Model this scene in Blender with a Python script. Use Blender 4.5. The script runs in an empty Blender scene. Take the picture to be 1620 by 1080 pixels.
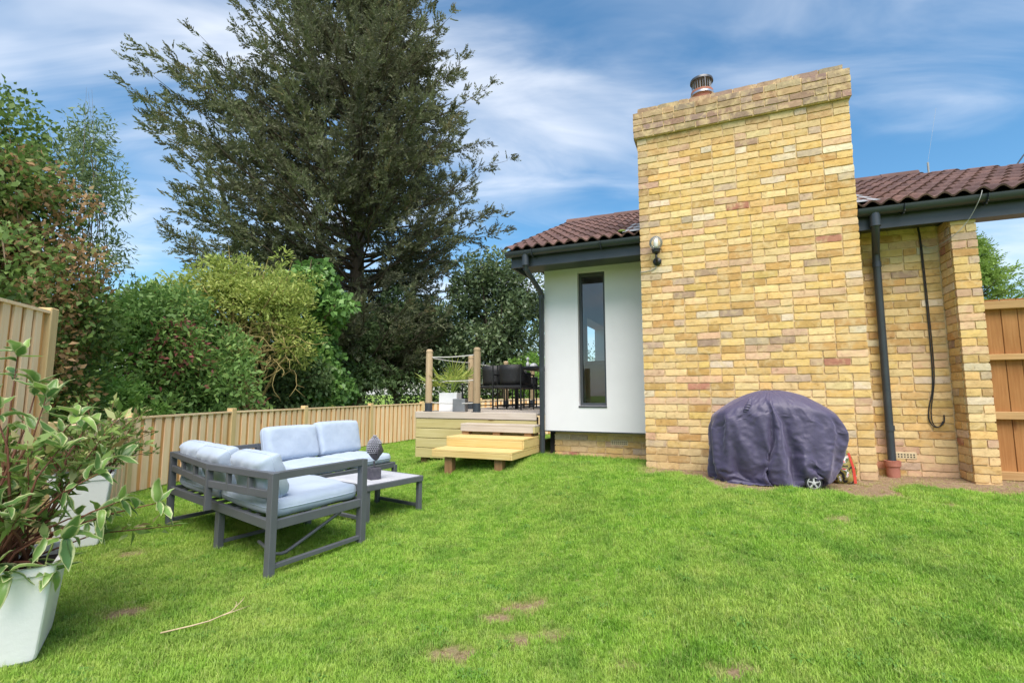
import bpy, bmesh, math, random
import numpy as np
from mathutils import Vector, Matrix
random.seed(7); RNG = np.random.default_rng(7)
sc = bpy.context.scene
COL = sc.collection
R = math.radians
PI = math.pi

# ------------------------------------------------------------------ camera
EYE = Vector((0, 0, 1.15))
cam = bpy.data.objects.new('camera', bpy.data.cameras.new('camera'))
COL.objects.link(cam)
cam.location = EYE
cam.rotation_euler = (R(90) + math.atan(84 / 780), 0, 0)
cam.data.sensor_width = 36
cam.data.lens = 780 / 1620 * 36
cam.data.clip_start = 0.05
cam.data.clip_end = 3000
sc.camera = cam

# ------------------------------------------------------------------ sky, sun, exposure
SUN_EL, SUN_AZ = R(58), R(176)          # azimuth measured clockwise from +Y
w = bpy.data.worlds.new('World'); sc.world = w; w.use_nodes = True
nt = w.node_tree; N = nt.nodes; L = nt.links; N.clear()
wo = N.new('ShaderNodeOutputWorld'); bg = N.new('ShaderNodeBackground')
L.new(bg.outputs[0], wo.inputs[0])
sky = N.new('ShaderNodeTexSky'); sky.sky_type = 'NISHITA'; sky.sun_disc = False
sky.sun_elevation = SUN_EL; sky.sun_rotation = SUN_AZ
sky.air_density = 1.0; sky.dust_density = 1.0; sky.ozone_density = 2.0
tc = N.new('ShaderNodeTexCoord')
sep = N.new('ShaderNodeSeparateXYZ'); L.new(tc.outputs['Generated'], sep.inputs[0])
def wmath(op, a, b=None):
    m = N.new('ShaderNodeMath'); m.operation = op
    for i, v in enumerate((a, b)):
        if v is None: continue
        if isinstance(v, (int, float)): m.inputs[i].default_value = v
        else: L.new(v, m.inputs[i])
    return m.outputs[0]
zz = wmath('ADD', wmath('MAXIMUM', sep.outputs[2], 0.0), 0.22)
cmb = N.new('ShaderNodeCombineXYZ')
L.new(wmath('DIVIDE', sep.outputs[0], zz), cmb.inputs[0]); L.new(wmath('DIVIDE', sep.outputs[1], zz), cmb.inputs[1])
mp = N.new('ShaderNodeMapping'); L.new(cmb.outputs[0], mp.inputs[0])
mp.inputs['Rotation'].default_value = (0, 0, R(-45)); mp.inputs['Scale'].default_value = (0.7, 1.6, 1); mp.inputs['Location'].default_value = (15.3, 6.7, 0)
n1 = N.new('ShaderNodeTexNoise'); L.new(mp.outputs[0], n1.inputs[0])
n1.inputs['Scale'].default_value = 0.9; n1.inputs['Detail'].default_value = 4; n1.inputs['Roughness'].default_value = 0.45; n1.inputs['Distortion'].default_value = 0.7
n2 = N.new('ShaderNodeTexNoise'); L.new(mp.outputs[0], n2.inputs[0])
n2.inputs['Scale'].default_value = 2.4; n2.inputs['Detail'].default_value = 5; n2.inputs['Roughness'].default_value = 0.55; n2.inputs['Distortion'].default_value = 1.1
cl = wmath('ADD', wmath('MULTIPLY', n1.outputs[0], 0.72), wmath('MULTIPLY', n2.outputs[0], 0.28))
cr = N.new('ShaderNodeValToRGB'); L.new(cl, cr.inputs[0])
cr.color_ramp.elements[0].position = 0.385; cr.color_ramp.elements[0].color = (0, 0, 0, 1)
cr.color_ramp.elements[1].position = 0.74; cr.color_ramp.elements[1].color = (0.92, 0.92, 0.92, 1)
cr.color_ramp.interpolation = 'EASE'
mix = N.new('ShaderNodeMix'); mix.data_type = 'RGBA'
hs = N.new('ShaderNodeHueSaturation'); hs.inputs['Saturation'].default_value = 1.26; hs.inputs['Hue'].default_value = 0.49; hs.inputs['Value'].default_value = 0.92; L.new(sky.outputs[0], hs.inputs['Color'])
L.new(cr.outputs[0], mix.inputs[0]); L.new(hs.outputs[0], mix.inputs[6])
mix.inputs[7].default_value = (5.3, 5.5, 5.9, 1)
L.new(mix.outputs[2], bg.inputs[0])
bg.inputs[1].default_value = 0.10

sl = bpy.data.lights.new('sun', 'SUN'); so = bpy.data.objects.new('sun', sl); COL.objects.link(so)
sl.energy = 2.7; sl.angle = R(50); sl.color = (1.0, 0.93, 0.85)
sd = Vector((math.sin(SUN_AZ) * math.cos(SUN_EL), math.cos(SUN_AZ) * math.cos(SUN_EL), math.sin(SUN_EL)))
so.rotation_euler = sd.to_track_quat('Z', 'Y').to_euler()
so.location = (0, 0, 30)
vs = sc.view_settings
vs.view_transform = 'Standard'; vs.look = 'None'; vs.gamma = 1; vs.exposure = 1.15; vs.use_curve_mapping = False
sc.cycles.max_bounces = 8; sc.cycles.transparent_max_bounces = 12
sc.cycles.use_denoising = True

# ------------------------------------------------------------------ house frame of reference
A = R(23)
HO = Vector((1.42853, 5.37, 0))
HU = Vector((math.cos(A), -math.sin(A), 0)); HN = Vector((math.sin(A), math.cos(A), 0))
def H(s, o, z=0): return HO + HU * s + HN * o + Vector((0, 0, z))
def SO(x, y):
    d = Vector((x, y, 0)) - HO
    return d.dot(HU), d.dot(HN)
def sms(x, a, b):
    t = np.clip((x - a) / (b - a), 0, 1); return t * t * (3 - 2 * t)
def gh(x, y):
    """lawn height"""
    x = np.asarray(x, float); y = np.asarray(y, float)
    dx = x - HO.x; dy = y - HO.y
    s = dx * HU.x + dy * HU.y; t = -(dx * HN.x + dy * HN.y)
    k = sms(s, -2.0, 1.0)
    t0 = -0.35 + 1.05 * k; wd = 1.55 + 2.2 * k
    front = 1 - sms((t - t0) / wd, 0, 1)
    left = sms(s, -3.9, -1.7)
    z = 0.37 * front * left
    z += 0.13 * np.exp(-((s + 3.1) / 0.75) ** 2 - ((t + 0.95) / 0.42) ** 2)
    z += 0.008 * np.sin(x * 2.3 + 1) * np.cos(y * 1.9) + 0.005 * np.sin(x * 5.1 + y * 3.7)
    return z
def g(x, y): return float(gh(x, y))

# ------------------------------------------------------------------ materials
MATS = {}
def new_mat(name):
    m = bpy.data.materials.new(name); m.use_nodes = True
    return m, m.node_tree, m.node_tree.nodes['Principled BSDF']
def ramp(nt, fac, stops, interp='LINEAR'):
    r = nt.nodes.new('ShaderNodeValToRGB'); nt.links.new(fac, r.inputs[0])
    e = r.color_ramp.elements
    while len(e) < len(stops): e.new(0.5)
    for el, (p, c) in zip(e, stops):
        el.position = p; el.color = (*c, 1) if len(c) == 3 else c
    r.color_ramp.interpolation = interp
    return r.outputs[0]
def noise(nt, vec, scale, detail=4, rough=0.55, dist=0.0, st=None):
    n = nt.nodes.new('ShaderNodeTexNoise')
    if st:
        mp = nt.nodes.new('ShaderNodeMapping'); mp.inputs['Scale'].default_value = st
        nt.links.new(vec, mp.inputs[0]); vec = mp.outputs[0]
    nt.links.new(vec, n.inputs[0])
    n.inputs['Scale'].default_value = scale; n.inputs['Detail'].default_value = detail
    n.inputs['Roughness'].default_value = rough; n.inputs['Distortion'].default_value = dist
    return n.outputs[0]
def mixc(nt, fac, a, b, mode='MIX'):
    m = nt.nodes.new('ShaderNodeMix'); m.data_type = 'RGBA'; m.blend_type = mode
    for i, v in ((0, fac), (6, a), (7, b)):
        if isinstance(v, (int, float)): m.inputs[i].default_value = v
        elif isinstance(v, tuple): m.inputs[i].default_value = (*v, 1)
        else: nt.links.new(v, m.inputs[i])
    return m.outputs[2]
def bump(nt, b, h, strength=0.3, dist=0.01):
    n = nt.nodes.new('ShaderNodeBump'); n.inputs['Strength'].default_value = strength; n.inputs['Distance'].default_value = dist
    nt.links.new(h, n.inputs['Height']); nt.links.new(n.outputs[0], b.inputs['Normal'])
def pos(nt): return nt.nodes.new('ShaderNodeNewGeometry').outputs['Position']
def objc(nt): return nt.nodes.new('ShaderNodeTexCoord').outputs['Object']
def orand(nt): return nt.nodes.new('ShaderNodeObjectInfo').outputs['Random']

def simple(name, c1, c2, scale=8, rough=0.6, bmp=0.1, metal=0.0, st=None, spec=0.5, rand=0.0, world=True, bscale=None):
    m, nt, b = new_mat(name)
    v = pos(nt) if world else objc(nt)
    f = noise(nt, v, scale, 5, 0.6, 0.2, st)
    col = ramp(nt, f, [(0.3, c1), (0.7, c2)])
    if rand:
        r = ramp(nt, orand(nt), [(0, (1 - rand,) * 3), (1, (1 + rand * 0.3,) * 3)])
        col = mixc(nt, 1.0, col, r, 'MULTIPLY')
    nt.links.new(col, b.inputs['Base Color'])
    b.inputs['Roughness'].default_value = rough; b.inputs['Metallic'].default_value = metal
    b.inputs['Specular IOR Level'].default_value = spec
    if bmp: bump(nt, b, noise(nt, v, bscale or scale * 4, 4, 0.6, 0, st), bmp)
    MATS[name] = m
    return m

def wood(name, c1, c2, c3, axis='z', rough=0.75, rand=0.25, scale=1.0, grain=0.35):
    """timber: long grain along the local axis, tone varies from board to board"""
    m, nt, b = new_mat(name)
    st = {'x': (0.6, 14, 14), 'y': (14, 0.6, 14), 'z': (14, 14, 0.6)}[axis]
    oi = nt.nodes.new('ShaderNodeObjectInfo')
    v = objc(nt)
    add = nt.nodes.new('ShaderNodeVectorMath'); add.operation = 'ADD'
    sc_ = nt.nodes.new('ShaderNodeVectorMath'); sc_.operation = 'SCALE'; sc_.inputs['Scale'].default_value = 37
    nt.links.new(oi.outputs['Location'], sc_.inputs[0]); nt.links.new(v, add.inputs[0]); nt.links.new(sc_.outputs[0], add.inputs[1])
    vv = add.outputs[0]
    f = noise(nt, vv, 4 * scale, 6, 0.6, 0.6, st)
    f2 = noise(nt, vv, 1.6 * scale, 3, 0.5, 0.3)
    col = ramp(nt, f, [(0.3, c1), (0.5, c2), (0.72, c3)])
    col = mixc(nt, 0.35, col, ramp(nt, f2, [(0.35, c1), (0.65, c3)]))
    r = ramp(nt, oi.outputs['Random'], [(0, (1 - rand,) * 3), (0.5, (1, 1, 1)), (1, (1 + rand * 0.25, 1 + rand * 0.15, 1))])
    col = mixc(nt, 1.0, col, r, 'MULTIPLY')
    # knots
    vo = nt.nodes.new('ShaderNodeTexVoronoi'); vo.inputs['Scale'].default_value = 2.6 * scale
    mpn = nt.nodes.new('ShaderNodeMapping'); mpn.inputs['Scale'].default_value = {'x': (0.5, 1.6, 1.6), 'y': (1.6, 0.5, 1.6), 'z': (1.6, 1.6, 0.5)}[axis]
    nt.links.new(vv, mpn.inputs[0]); nt.links.new(mpn.outputs[0], vo.inputs['Vector'])
    kn = ramp(nt, vo.outputs['Distance'], [(0.03, (0.35, 0.24, 0.16)), (0.10, (1, 1, 1))])
    col = mixc(nt, 0.8, col, kn, 'MULTIPLY')
    nt.links.new(col, b.inputs['Base Color'])
    b.inputs['Roughness'].default_value = rough; b.inputs['Specular IOR Level'].default_value = 0.25
    bump(nt, b, f, grain, 0.004)
    MATS[name] = m
    return m

def leafmat(name, stops, trans=0.3, rough=0.55, attr='v', edge=None, spec=0.35, hue_noise=True):
    """foliage: tone per leaf from attribute v"""
    m = bpy.data.materials.new(name); m.use_nodes = True; nt = m.node_tree
    b = nt.nodes['Principled BSDF']; out = nt.nodes['Material Output']
    if attr == 'random': fac = orand(nt)
    else:
        at = nt.nodes.new('ShaderNodeAttribute'); at.attribute_name = attr; fac = at.outputs['Fac']
    col = ramp(nt, fac, stops)
    if edge:
        ea = nt.nodes.new('ShaderNodeAttribute'); ea.attribute_name = 'edge'
        v = objc(nt)
        k = nt.nodes.new('ShaderNodeMath'); k.operation = 'ADD'
        nz = noise(nt, v, 30, 3, 0.5)
        k2 = nt.nodes.new('ShaderNodeMath'); k2.operation = 'MULTIPLY_ADD'; nt.links.new(nz, k2.inputs[0]); k2.inputs[1].default_value = 0.8; k2.inputs[2].default_value = -0.4
        nt.links.new(ea.outputs['Fac'], k.inputs[0]); nt.links.new(k2.outputs[0], k.inputs[1])
        f = ramp(nt, k.outputs[0], [(0.62, (0, 0, 0)), (0.82, (1, 1, 1))])
        col = mixc(nt, f, col, edge)
    nt.links.new(col, b.inputs['Base Color'])
    b.inputs['Roughness'].default_value = rough; b.inputs['Specular IOR Level'].default_value = spec
    t = nt.nodes.new('ShaderNodeBsdfTranslucent'); nt.links.new(col, t.inputs[0])
    mx = nt.nodes.new('ShaderNodeMixShader'); mx.inputs[0].default_value = trans
    nt.links.new(b.outputs[0], mx.inputs[1]); nt.links.new(t.outputs[0], mx.inputs[2]); nt.links.new(mx.outputs[0], out.inputs[0])
    MATS[name] = m
    return m

def brickmat(name, individual):
    m, nt, b = new_mat(name)
    if individual: base = nt.nodes.new('ShaderNodeObjectInfo').outputs['Color']
    else:
        at = nt.nodes.new('ShaderNodeAttribute'); at.attribute_name = 'col'; base = at.outputs['Color']
    p = pos(nt)
    f = noise(nt, p, 20, 6, 0.7, 0.7)
    c = mixc(nt, 1.0, base, ramp(nt, f, [(0.28, (0.55, 0.47, 0.42)), (0.42, (0.93, 0.90, 0.87)), (0.7, (1.16, 1.14, 1.10))]), 'MULTIPLY')
    f2 = noise(nt, p, 9, 5, 0.65, 0.5)
    c = mixc(nt, ramp(nt, f2, [(0.48, (0, 0, 0)), (0.68, (0.7, 0.7, 0.7))]), c, (0.66, 0.50, 0.27))
    f3 = noise(nt, p, 60, 5, 0.7)
    c = mixc(nt, ramp(nt, f3, [(0.64, (0, 0, 0)), (0.75, (0.6, 0.6, 0.6))]), c, (0.60, 0.50, 0.32))
    nt.links.new(c, b.inputs['Base Color'])
    b.inputs['Roughness'].default_value = 0.92; b.inputs['Specular IOR Level'].default_value = 0.15
    bump(nt, b, noise(nt, p, 70, 6, 0.7), 0.55, 0.006)
    MATS[name] = m
    return m
brickmat('brick_single', True); brickmat('brick_joined', False)
simple('mortar', (0.62, 0.45, 0.24), (0.74, 0.56, 0.34), 9, 0.95, 0.5, spec=0.1, bscale=80)
simple('render_white', (0.69, 0.675, 0.69), (0.76, 0.745, 0.76), 1.3, 0.9, 0.12, spec=0.1, bscale=120)
simple('anthracite', (0.030, 0.037, 0.047), (0.042, 0.050, 0.062), 5, 0.38, 0.03)
simple('window_grey', (0.045, 0.05, 0.058), (0.055, 0.06, 0.068), 6, 0.45, 0.02)
simple('terracotta', (0.30, 0.10, 0.065), (0.40, 0.17, 0.12), 12, 0.75, 0.2)
simple('steel', (0.45, 0.46, 0.47), (0.6, 0.6, 0.61), 9, 0.3, 0.05, metal=0.9)
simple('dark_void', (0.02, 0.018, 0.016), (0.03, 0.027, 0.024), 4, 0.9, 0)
simple('plaster', (0.6, 0.58, 0.55), (0.66, 0.64, 0.6), 2, 0.9, 0.02)
simple('brown_leather', (0.10, 0.042, 0.024), (0.16, 0.07, 0.04), 6, 0.5, 0.1)
simple('floor_wood', (0.16, 0.09, 0.05), (0.22, 0.13, 0.07), 3, 0.5, 0.05)
simple('lead', (0.22, 0.225, 0.24), (0.34, 0.345, 0.36), 9, 0.6, 0.2)
simple('cream_clay', (0.55, 0.44, 0.26), (0.62, 0.5, 0.32), 20, 0.85, 0.2)
simple('black_rubber', (0.012, 0.012, 0.013), (0.02, 0.02, 0.022), 8, 0.6, 0.05)
simple('cable_grey', (0.30, 0.30, 0.29), (0.38, 0.38, 0.36), 10, 0.5, 0)
simple('white_plastic', (0.72, 0.72, 0.70), (0.78, 0.78, 0.76), 8, 0.4, 0)
wood('fence_light', (0.76, 0.50, 0.28), (0.84, 0.60, 0.37), (0.86, 0.69, 0.49), 'z', rand=0.14)
wood('fence_tan', (0.56, 0.28, 0.10), (0.64, 0.35, 0.14), (0.70, 0.43, 0.19), 'z', rand=0.25)
wood('fence_post', (0.54, 0.37, 0.17), (0.64, 0.46, 0.23), (0.70, 0.54, 0.30), 'z', rand=0.12)
wood('gate_wood', (0.26, 0.11, 0.035), (0.34, 0.155, 0.05), (0.42, 0.21, 0.08), 'z', rand=0.15)
wood('gate_rail', (0.38, 0.22, 0.09), (0.46, 0.28, 0.12), (0.54, 0.35, 0.17), 'x', rand=0.1)
wood('new_timber', (0.52, 0.36, 0.12), (0.62, 0.45, 0.18), (0.68, 0.53, 0.26), 'x', rand=0.1, grain=0.25)
wood('green_timber', (0.42, 0.34, 0.13), (0.50, 0.42, 0.19), (0.58, 0.50, 0.26), 'x', rand=0.1, grain=0.25)
wood('grey_timber', (0.40, 0.34, 0.28), (0.50, 0.43, 0.36), (0.58, 0.52, 0.45), 'x', rand=0.14)
wood('post_timber', (0.30, 0.22, 0.13), (0.40, 0.29, 0.17), (0.47, 0.36, 0.23), 'z', rand=0.15)
wood('sawn_block', (0.20, 0.11, 0.05), (0.27, 0.15, 0.07), (0.33, 0.2, 0.1), 'z', rand=0.2)
simple('rope', (0.50, 0.48, 0.44), (0.62, 0.6, 0.56), 60, 0.85, 0.3)
simple('frame_grey', (0.088, 0.095, 0.108), (0.102, 0.110, 0.124), 5, 0.42, 0.02, spec=0.4)
simple('table_slat', (0.42, 0.43, 0.46), (0.50, 0.51, 0.54), 6, 0.6, 0.1, st=(1, 1, 1), rand=0.08)
simple('statue_dark', (0.045, 0.042, 0.06), (0.085, 0.08, 0.10), 25, 0.55, 0.35)
simple('statue_tip', (0.22, 0.22, 0.26), (0.3, 0.3, 0.34), 25, 0.5, 0.2)
simple('planter_white', (0.76, 0.76, 0.755), (0.82, 0.82, 0.815), 5, 0.55, 0.12, bscale=40)
simple('soil', (0.035, 0.022, 0.014), (0.07, 0.045, 0.028), 30, 0.95, 0.6)
simple('galvanised', (0.20, 0.20, 0.205), (0.34, 0.34, 0.35), 4, 0.4, 0.03, metal=0.7)
simple('rattan', (0.010, 0.010, 0.011), (0.028, 0.027, 0.028), 45, 0.5, 0.4)
simple('black_metal', (0.010, 0.010, 0.011), (0.016, 0.016, 0.017), 5, 0.4, 0)
simple('crockery', (0.55, 0.55, 0.54), (0.66, 0.66, 0.65), 4, 0.3, 0)
simple('bark', (0.055, 0.04, 0.028), (0.12, 0.09, 0.065), 9, 0.95, 0.7, st=(4, 4, 1))
simple('twig_bark', (0.12, 0.085, 0.05), (0.22, 0.165, 0.10), 12, 0.9, 0.4)
simple('lichen_bark', (0.20, 0.15, 0.05), (0.34, 0.28, 0.11), 14, 0.95, 0.5)
simple('red_stem', (0.13, 0.045, 0.028), (0.19, 0.075, 0.04), 12, 0.7, 0.2)
simple('dead_twig', (0.42, 0.32, 0.19), (0.55, 0.44, 0.28), 20, 0.9, 0.2)
simple('pole_grey', (0.28, 0.28, 0.27), (0.4, 0.4, 0.38), 7, 0.85, 0.3, st=(4, 4, 0.7))
simple('cowl_metal', (0.07, 0.07, 0.075), (0.15, 0.15, 0.155), 9, 0.4, 0.05, metal=0.6)
simple('wheel_grey', (0.36, 0.36, 0.35), (0.48, 0.48, 0.47), 20, 0.6, 0.1)
simple('moss', (0.12, 0.17, 0.03), (0.2, 0.26, 0.06), 30, 1, 0.6)

# roof tile: brown concrete, worn lighter, tone per tile
m, nt, b = new_mat('roof_tile')
p = pos(nt); f = noise(nt, p, 5, 6, 0.65, 0.4)
c = ramp(nt, f, [(0.3, (0.085, 0.042, 0.034)), (0.55, (0.135, 0.072, 0.058)), (0.75, (0.20, 0.125, 0.105))])
c = mixc(nt, 1, c, ramp(nt, orand(nt), [(0, (0.7, 0.68, 0.7)), (1, (1.2, 1.15, 1.1))]), 'MULTIPLY')
f = noise(nt, p, 38, 5, 0.7); c = mixc(nt, ramp(nt, f, [(0.62, (0, 0, 0)), (0.72, (0.55, 0.55, 0.55))]), c, (0.30, 0.26, 0.22))
nt.links.new(c, b.inputs['Base Color']); b.inputs['Roughness'].default_value = 0.82; bump(nt, b, noise(nt, p, 90, 5, 0.7), 0.4, 0.004)
MATS['roof_tile'] = m
# cushion cloth
m, nt, b = new_mat('cushion_cloth')
v = objc(nt); f = noise(nt, v, 5, 4, 0.6, 0.5)
c = ramp(nt, f, [(0.35, (0.36, 0.43, 0.54)), (0.68, (0.40, 0.475, 0.58))])
nt.links.new(c, b.inputs['Base Color']); b.inputs['Roughness'].default_value = 0.9; b.inputs['Specular IOR Level'].default_value = 0.15
b.inputs['Sheen Weight'].default_value = 0.25
f2 = noise(nt, v, 9, 3, 0.5, 1.2); f3 = noise(nt, v, 260, 2, 0.5)
ad = nt.nodes.new('ShaderNodeMath'); ad.operation = 'MULTIPLY_ADD'; nt.links.new(f3, ad.inputs[0]); ad.inputs[1].default_value = 0.05; nt.links.new(f2, ad.inputs[2])
bump(nt, b, ad.outputs[0], 0.2, 0.02); MATS['cushion_cloth'] = m
# barbecue cover: proofed nylon
m, nt, b = new_mat('cover_nylon')
v = objc(nt); f = noise(nt, v, 3, 5, 0.6, 0.6)
nt.links.new(ramp(nt, f, [(0.3, (0.046, 0.037, 0.080)), (0.7, (0.066, 0.055, 0.105))]), b.inputs['Base Color'])
b.inputs['Roughness'].default_value = 0.52; b.inputs['Specular IOR Level'].default_value = 0.5
b.inputs['Sheen Weight'].default_value = 0.3; b.inputs['Sheen Tint'].default_value = (0.75, 0.72, 1, 1)
f2 = noise(nt, v, 7, 3, 0.5, 1.0); f3 = noise(nt, v, 45, 3, 0.5, 0.8)
ad = nt.nodes.new('ShaderNodeMath'); ad.operation = 'MULTIPLY_ADD'; nt.links.new(f3, ad.inputs[0]); ad.inputs[1].default_value = 0.25; nt.links.new(f2, ad.inputs[2])
bump(nt, b, ad.outputs[0], 0.22, 0.03); MATS['cover_nylon'] = m
# printed plastic charcoal sack
m, nt, b = new_mat('sack_print')
v = objc(nt); f = noise(nt, v, 9, 3, 0.5, 1.0)
nt.links.new(ramp(nt, f, [(0.0, (0.02, 0.02, 0.02)), (0.40, (0.03, 0.03, 0.025)), (0.44, (0.28, 0.22, 0.06)), (0.52, (0.10, 0.12, 0.05)), (0.56, (0.6, 0.58, 0.55)), (0.60, (0.62, 0.05, 0.03)), (0.75, (0.7, 0.10, 0.05))], 'CONSTANT'), b.inputs['Base Color'])
b.inputs['Roughness'].default_value = 0.35; bump(nt, b, noise(nt, v, 22, 4, 0.6, 0.6), 0.6, 0.02); MATS['sack_print'] = m
simple('sack_red', (0.55, 0.045, 0.03), (0.66, 0.08, 0.05), 9, 0.4, 0.3)
# glass
m = bpy.data.materials.new('window_glass'); m.use_nodes = True; nt = m.node_tree; nt.nodes.remove(nt.nodes['Principled BSDF'])
tr = nt.nodes.new('ShaderNodeBsdfTransparent'); tr.inputs[0].default_value = (0.86, 0.9, 0.9, 1)
gl = nt.nodes.new('ShaderNodeBsdfGlossy'); gl.inputs['Roughness'].default_value = 0.01
fr = nt.nodes.new('ShaderNodeFresnel'); fr.inputs[0].default_value = 1.7
mx = nt.nodes.new('ShaderNodeMixShader'); nt.links.new(fr.outputs[0], mx.inputs[0]); nt.links.new(tr.outputs[0], mx.inputs[1]); nt.links.new(gl.outputs[0], mx.inputs[2])
nt.links.new(mx.outputs[0], nt.nodes['Material Output'].inputs[0]); MATS['window_glass'] = m
m = m.copy(); m.name = 'lamp_glass'; m.node_tree.nodes['Fresnel'].inputs[0].default_value = 1.5
m.node_tree.nodes['Transparent BSDF'].inputs[0].default_value = (0.97, 0.97, 0.95, 1)
nt = m.node_tree; df = nt.nodes.new('ShaderNodeBsdfDiffuse'); df.inputs[0].default_value = (0.8, 0.8, 0.78, 1); m2_ = nt.nodes.new('ShaderNodeMixShader'); m2_.inputs[0].default_value = 0.16
nt.links.new(nt.nodes['Mix Shader'].outputs[0], m2_.inputs[1]); nt.links.new(df.outputs[0], m2_.inputs[2]); nt.links.new(m2_.outputs[0], nt.nodes['Material Output'].inputs[0]); MATS['lamp_glass'] = m

# foliage
leafmat('conifer_leaf', [(0.0, (0.078, 0.076, 0.054)), (0.45, (0.108, 0.114, 0.066)), (0.8, (0.16, 0.185, 0.085)), (1.0, (0.25, 0.17, 0.095))], 0.3, 0.75)
leafmat('bramble_leaf', [(0.0, (0.06, 0.11, 0.025)), (0.4, (0.15, 0.24, 0.06)), (0.62, (0.24, 0.34, 0.10)), (0.66, (0.36, 0.21, 0.10)), (1.0, (0.54, 0.36, 0.20))], 0.38)
leafmat('willow_leaf', [(0.0, (0.10, 0.15, 0.06)), (1.0, (0.22, 0.30, 0.13))], 0.35)
leafmat('elder_leaf', [(0.0, (0.09, 0.17, 0.045)), (0.5, (0.17, 0.30, 0.075)), (0.80, (0.28, 0.42, 0.11)), (0.84, (0.26, 0.08, 0.075)), (1.0, (0.34, 0.13, 0.11))], 0.35)
leafmat('yellow_leaf', [(0.0, (0.20, 0.28, 0.06)), (0.5, (0.36, 0.44, 0.10)), (1.0, (0.58, 0.60, 0.19))], 0.42)
leafmat('ivy_leaf', [(0.0, (0.08, 0.17, 0.045)), (0.6, (0.17, 0.33, 0.08)), (0.9, (0.28, 0.44, 0.11)), (1.0, (0.5, 0.45, 0.14))], 0.3, 0.4)
leafmat('ash_leaf', [(0.0, (0.09, 0.15, 0.065)), (1.0, (0.23, 0.33, 0.13))], 0.38)
leafmat('holly_leaf', [(0.0, (0.075, 0.11, 0.06)), (0.7, (0.14, 0.20, 0.09)), (1.0, (0.28, 0.34, 0.17))], 0.3, 0.26)
leafmat('bright_leaf', [(0.0, (0.14, 0.29, 0.05)), (1.0, (0.29, 0.46, 0.10))], 0.4)
leafmat('hedge_leaf', [(0.0, (0.035, 0.065, 0.024)), (1.0, (0.10, 0.16, 0.05))], 0.3)
leafmat('cypress_leaf', [(0.0, (0.12, 0.22, 0.04)), (1.0, (0.30, 0.44, 0.09))], 0.35, 0.6)
leafmat('variegated_leaf', [(0.0, (0.09, 0.19, 0.055)), (0.6, (0.16, 0.29, 0.075)), (1.0, (0.28, 0.42, 0.10))], 0.32, 0.34, attr='random', edge=(0.50, 0.54, 0.27), spec=0.5)
leafmat('small_leaf', [(0.0, (0.13, 0.22, 0.05)), (0.7, (0.28, 0.38, 0.10)), (0.86, (0.50, 0.52, 0.24)), (1.0, (0.30, 0.19, 0.09))], 0.3)
leafmat('palm_leaf', [(0.0, (0.22, 0.32, 0.05)), (1.0, (0.52, 0.56, 0.14))], 0.35)

# lawn soil and thatch
BARE = [(0.06, 2.80, 0.075), (-0.07, 2.70, 0.06), (0.03, 2.45, 0.05), (0.20, 2.47, 0.05), (-0.27, 2.33, 0.06), (0.85, 2.05, 0.055), (0.48, 2.16, 0.03), (2.2, 3.4, 0.05), (3.1, 3.6, 0.06), (-2.05, 2.75, 0.07), (2.9, 2.6, 0.04), (-2.75, 3.7, 0.07)]
def bare_at(x, y):
    """0..1, how worn the lawn is"""
    x = np.asarray(x, float); y = np.asarray(y, float)
    b_ = np.zeros_like(x)
    wob = 0.45 * np.sin(x * 19 + 3 * np.sin(y * 17)) * np.cos(y * 25 + 2 * np.sin(x * 13)) + 0.35 * np.sin(x * 53 + 2 * np.sin(y * 41)) * np.cos(y * 61) + 0.25 * np.sin(x * 97 + y * 33) * np.sin(y * 113 - x * 20)
    for bx, by, br in BARE:
        d = np.hypot((x - bx) / 1.5, y - by) / br + wob
        b_ = np.maximum(b_, 1 - sms(d, 0.35, 1.7))
    dx = x - HO.x; dy = y - HO.y
    s = dx * HU.x + dy * HU.y; t = -(dx * HN.x + dy * HN.y)
    wob2 = 0.09 * np.sin(s * 7 + 1.3) + 0.05 * np.sin(s * 19) + 0.04 * np.sin(s * 41 + t * 30)
    lim = np.where(s < 2.06, 0.80, 0.30) + wob2 - 0.5 * (1 - sms(s, 0.3, 0.75))
    b_ = np.maximum(b_, (1 - sms(t, lim - 0.08, lim + 0.10)) * sms(s, -0.15, 0.15))
    b_ = np.maximum(b_, (1 - sms(t + 0.66, 0.0, 0.05)) * sms(s, -1.5, -1.3))
    return b_
m, nt, b = new_mat('lawn_soil')
p = pos(nt); at = nt.nodes.new('ShaderNodeAttribute'); at.attribute_name = 'bare'
thatch = ramp(nt, noise(nt, p, 24, 6, 0.7, 0.4), [(0.3, (0.10, 0.19, 0.03)), (0.5, (0.18, 0.29, 0.05)), (0.7, (0.34, 0.36, 0.13))])
dirt = ramp(nt, noise(nt, p, 32, 6, 0.75, 0.6), [(0.28, (0.13, 0.085, 0.05)), (0.5, (0.29, 0.205, 0.13)), (0.72, (0.42, 0.32, 0.21))])
nt.links.new(mixc(nt, at.outputs['Fac'], thatch, dirt), b.inputs['Base Color'])
b.inputs['Roughness'].default_value = 1; b.inputs['Specular IOR Level'].default_value = 0.05
bump(nt, b, noise(nt, p, 50, 6, 0.75), 0.9, 0.02); MATS['lawn_soil'] = m
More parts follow.
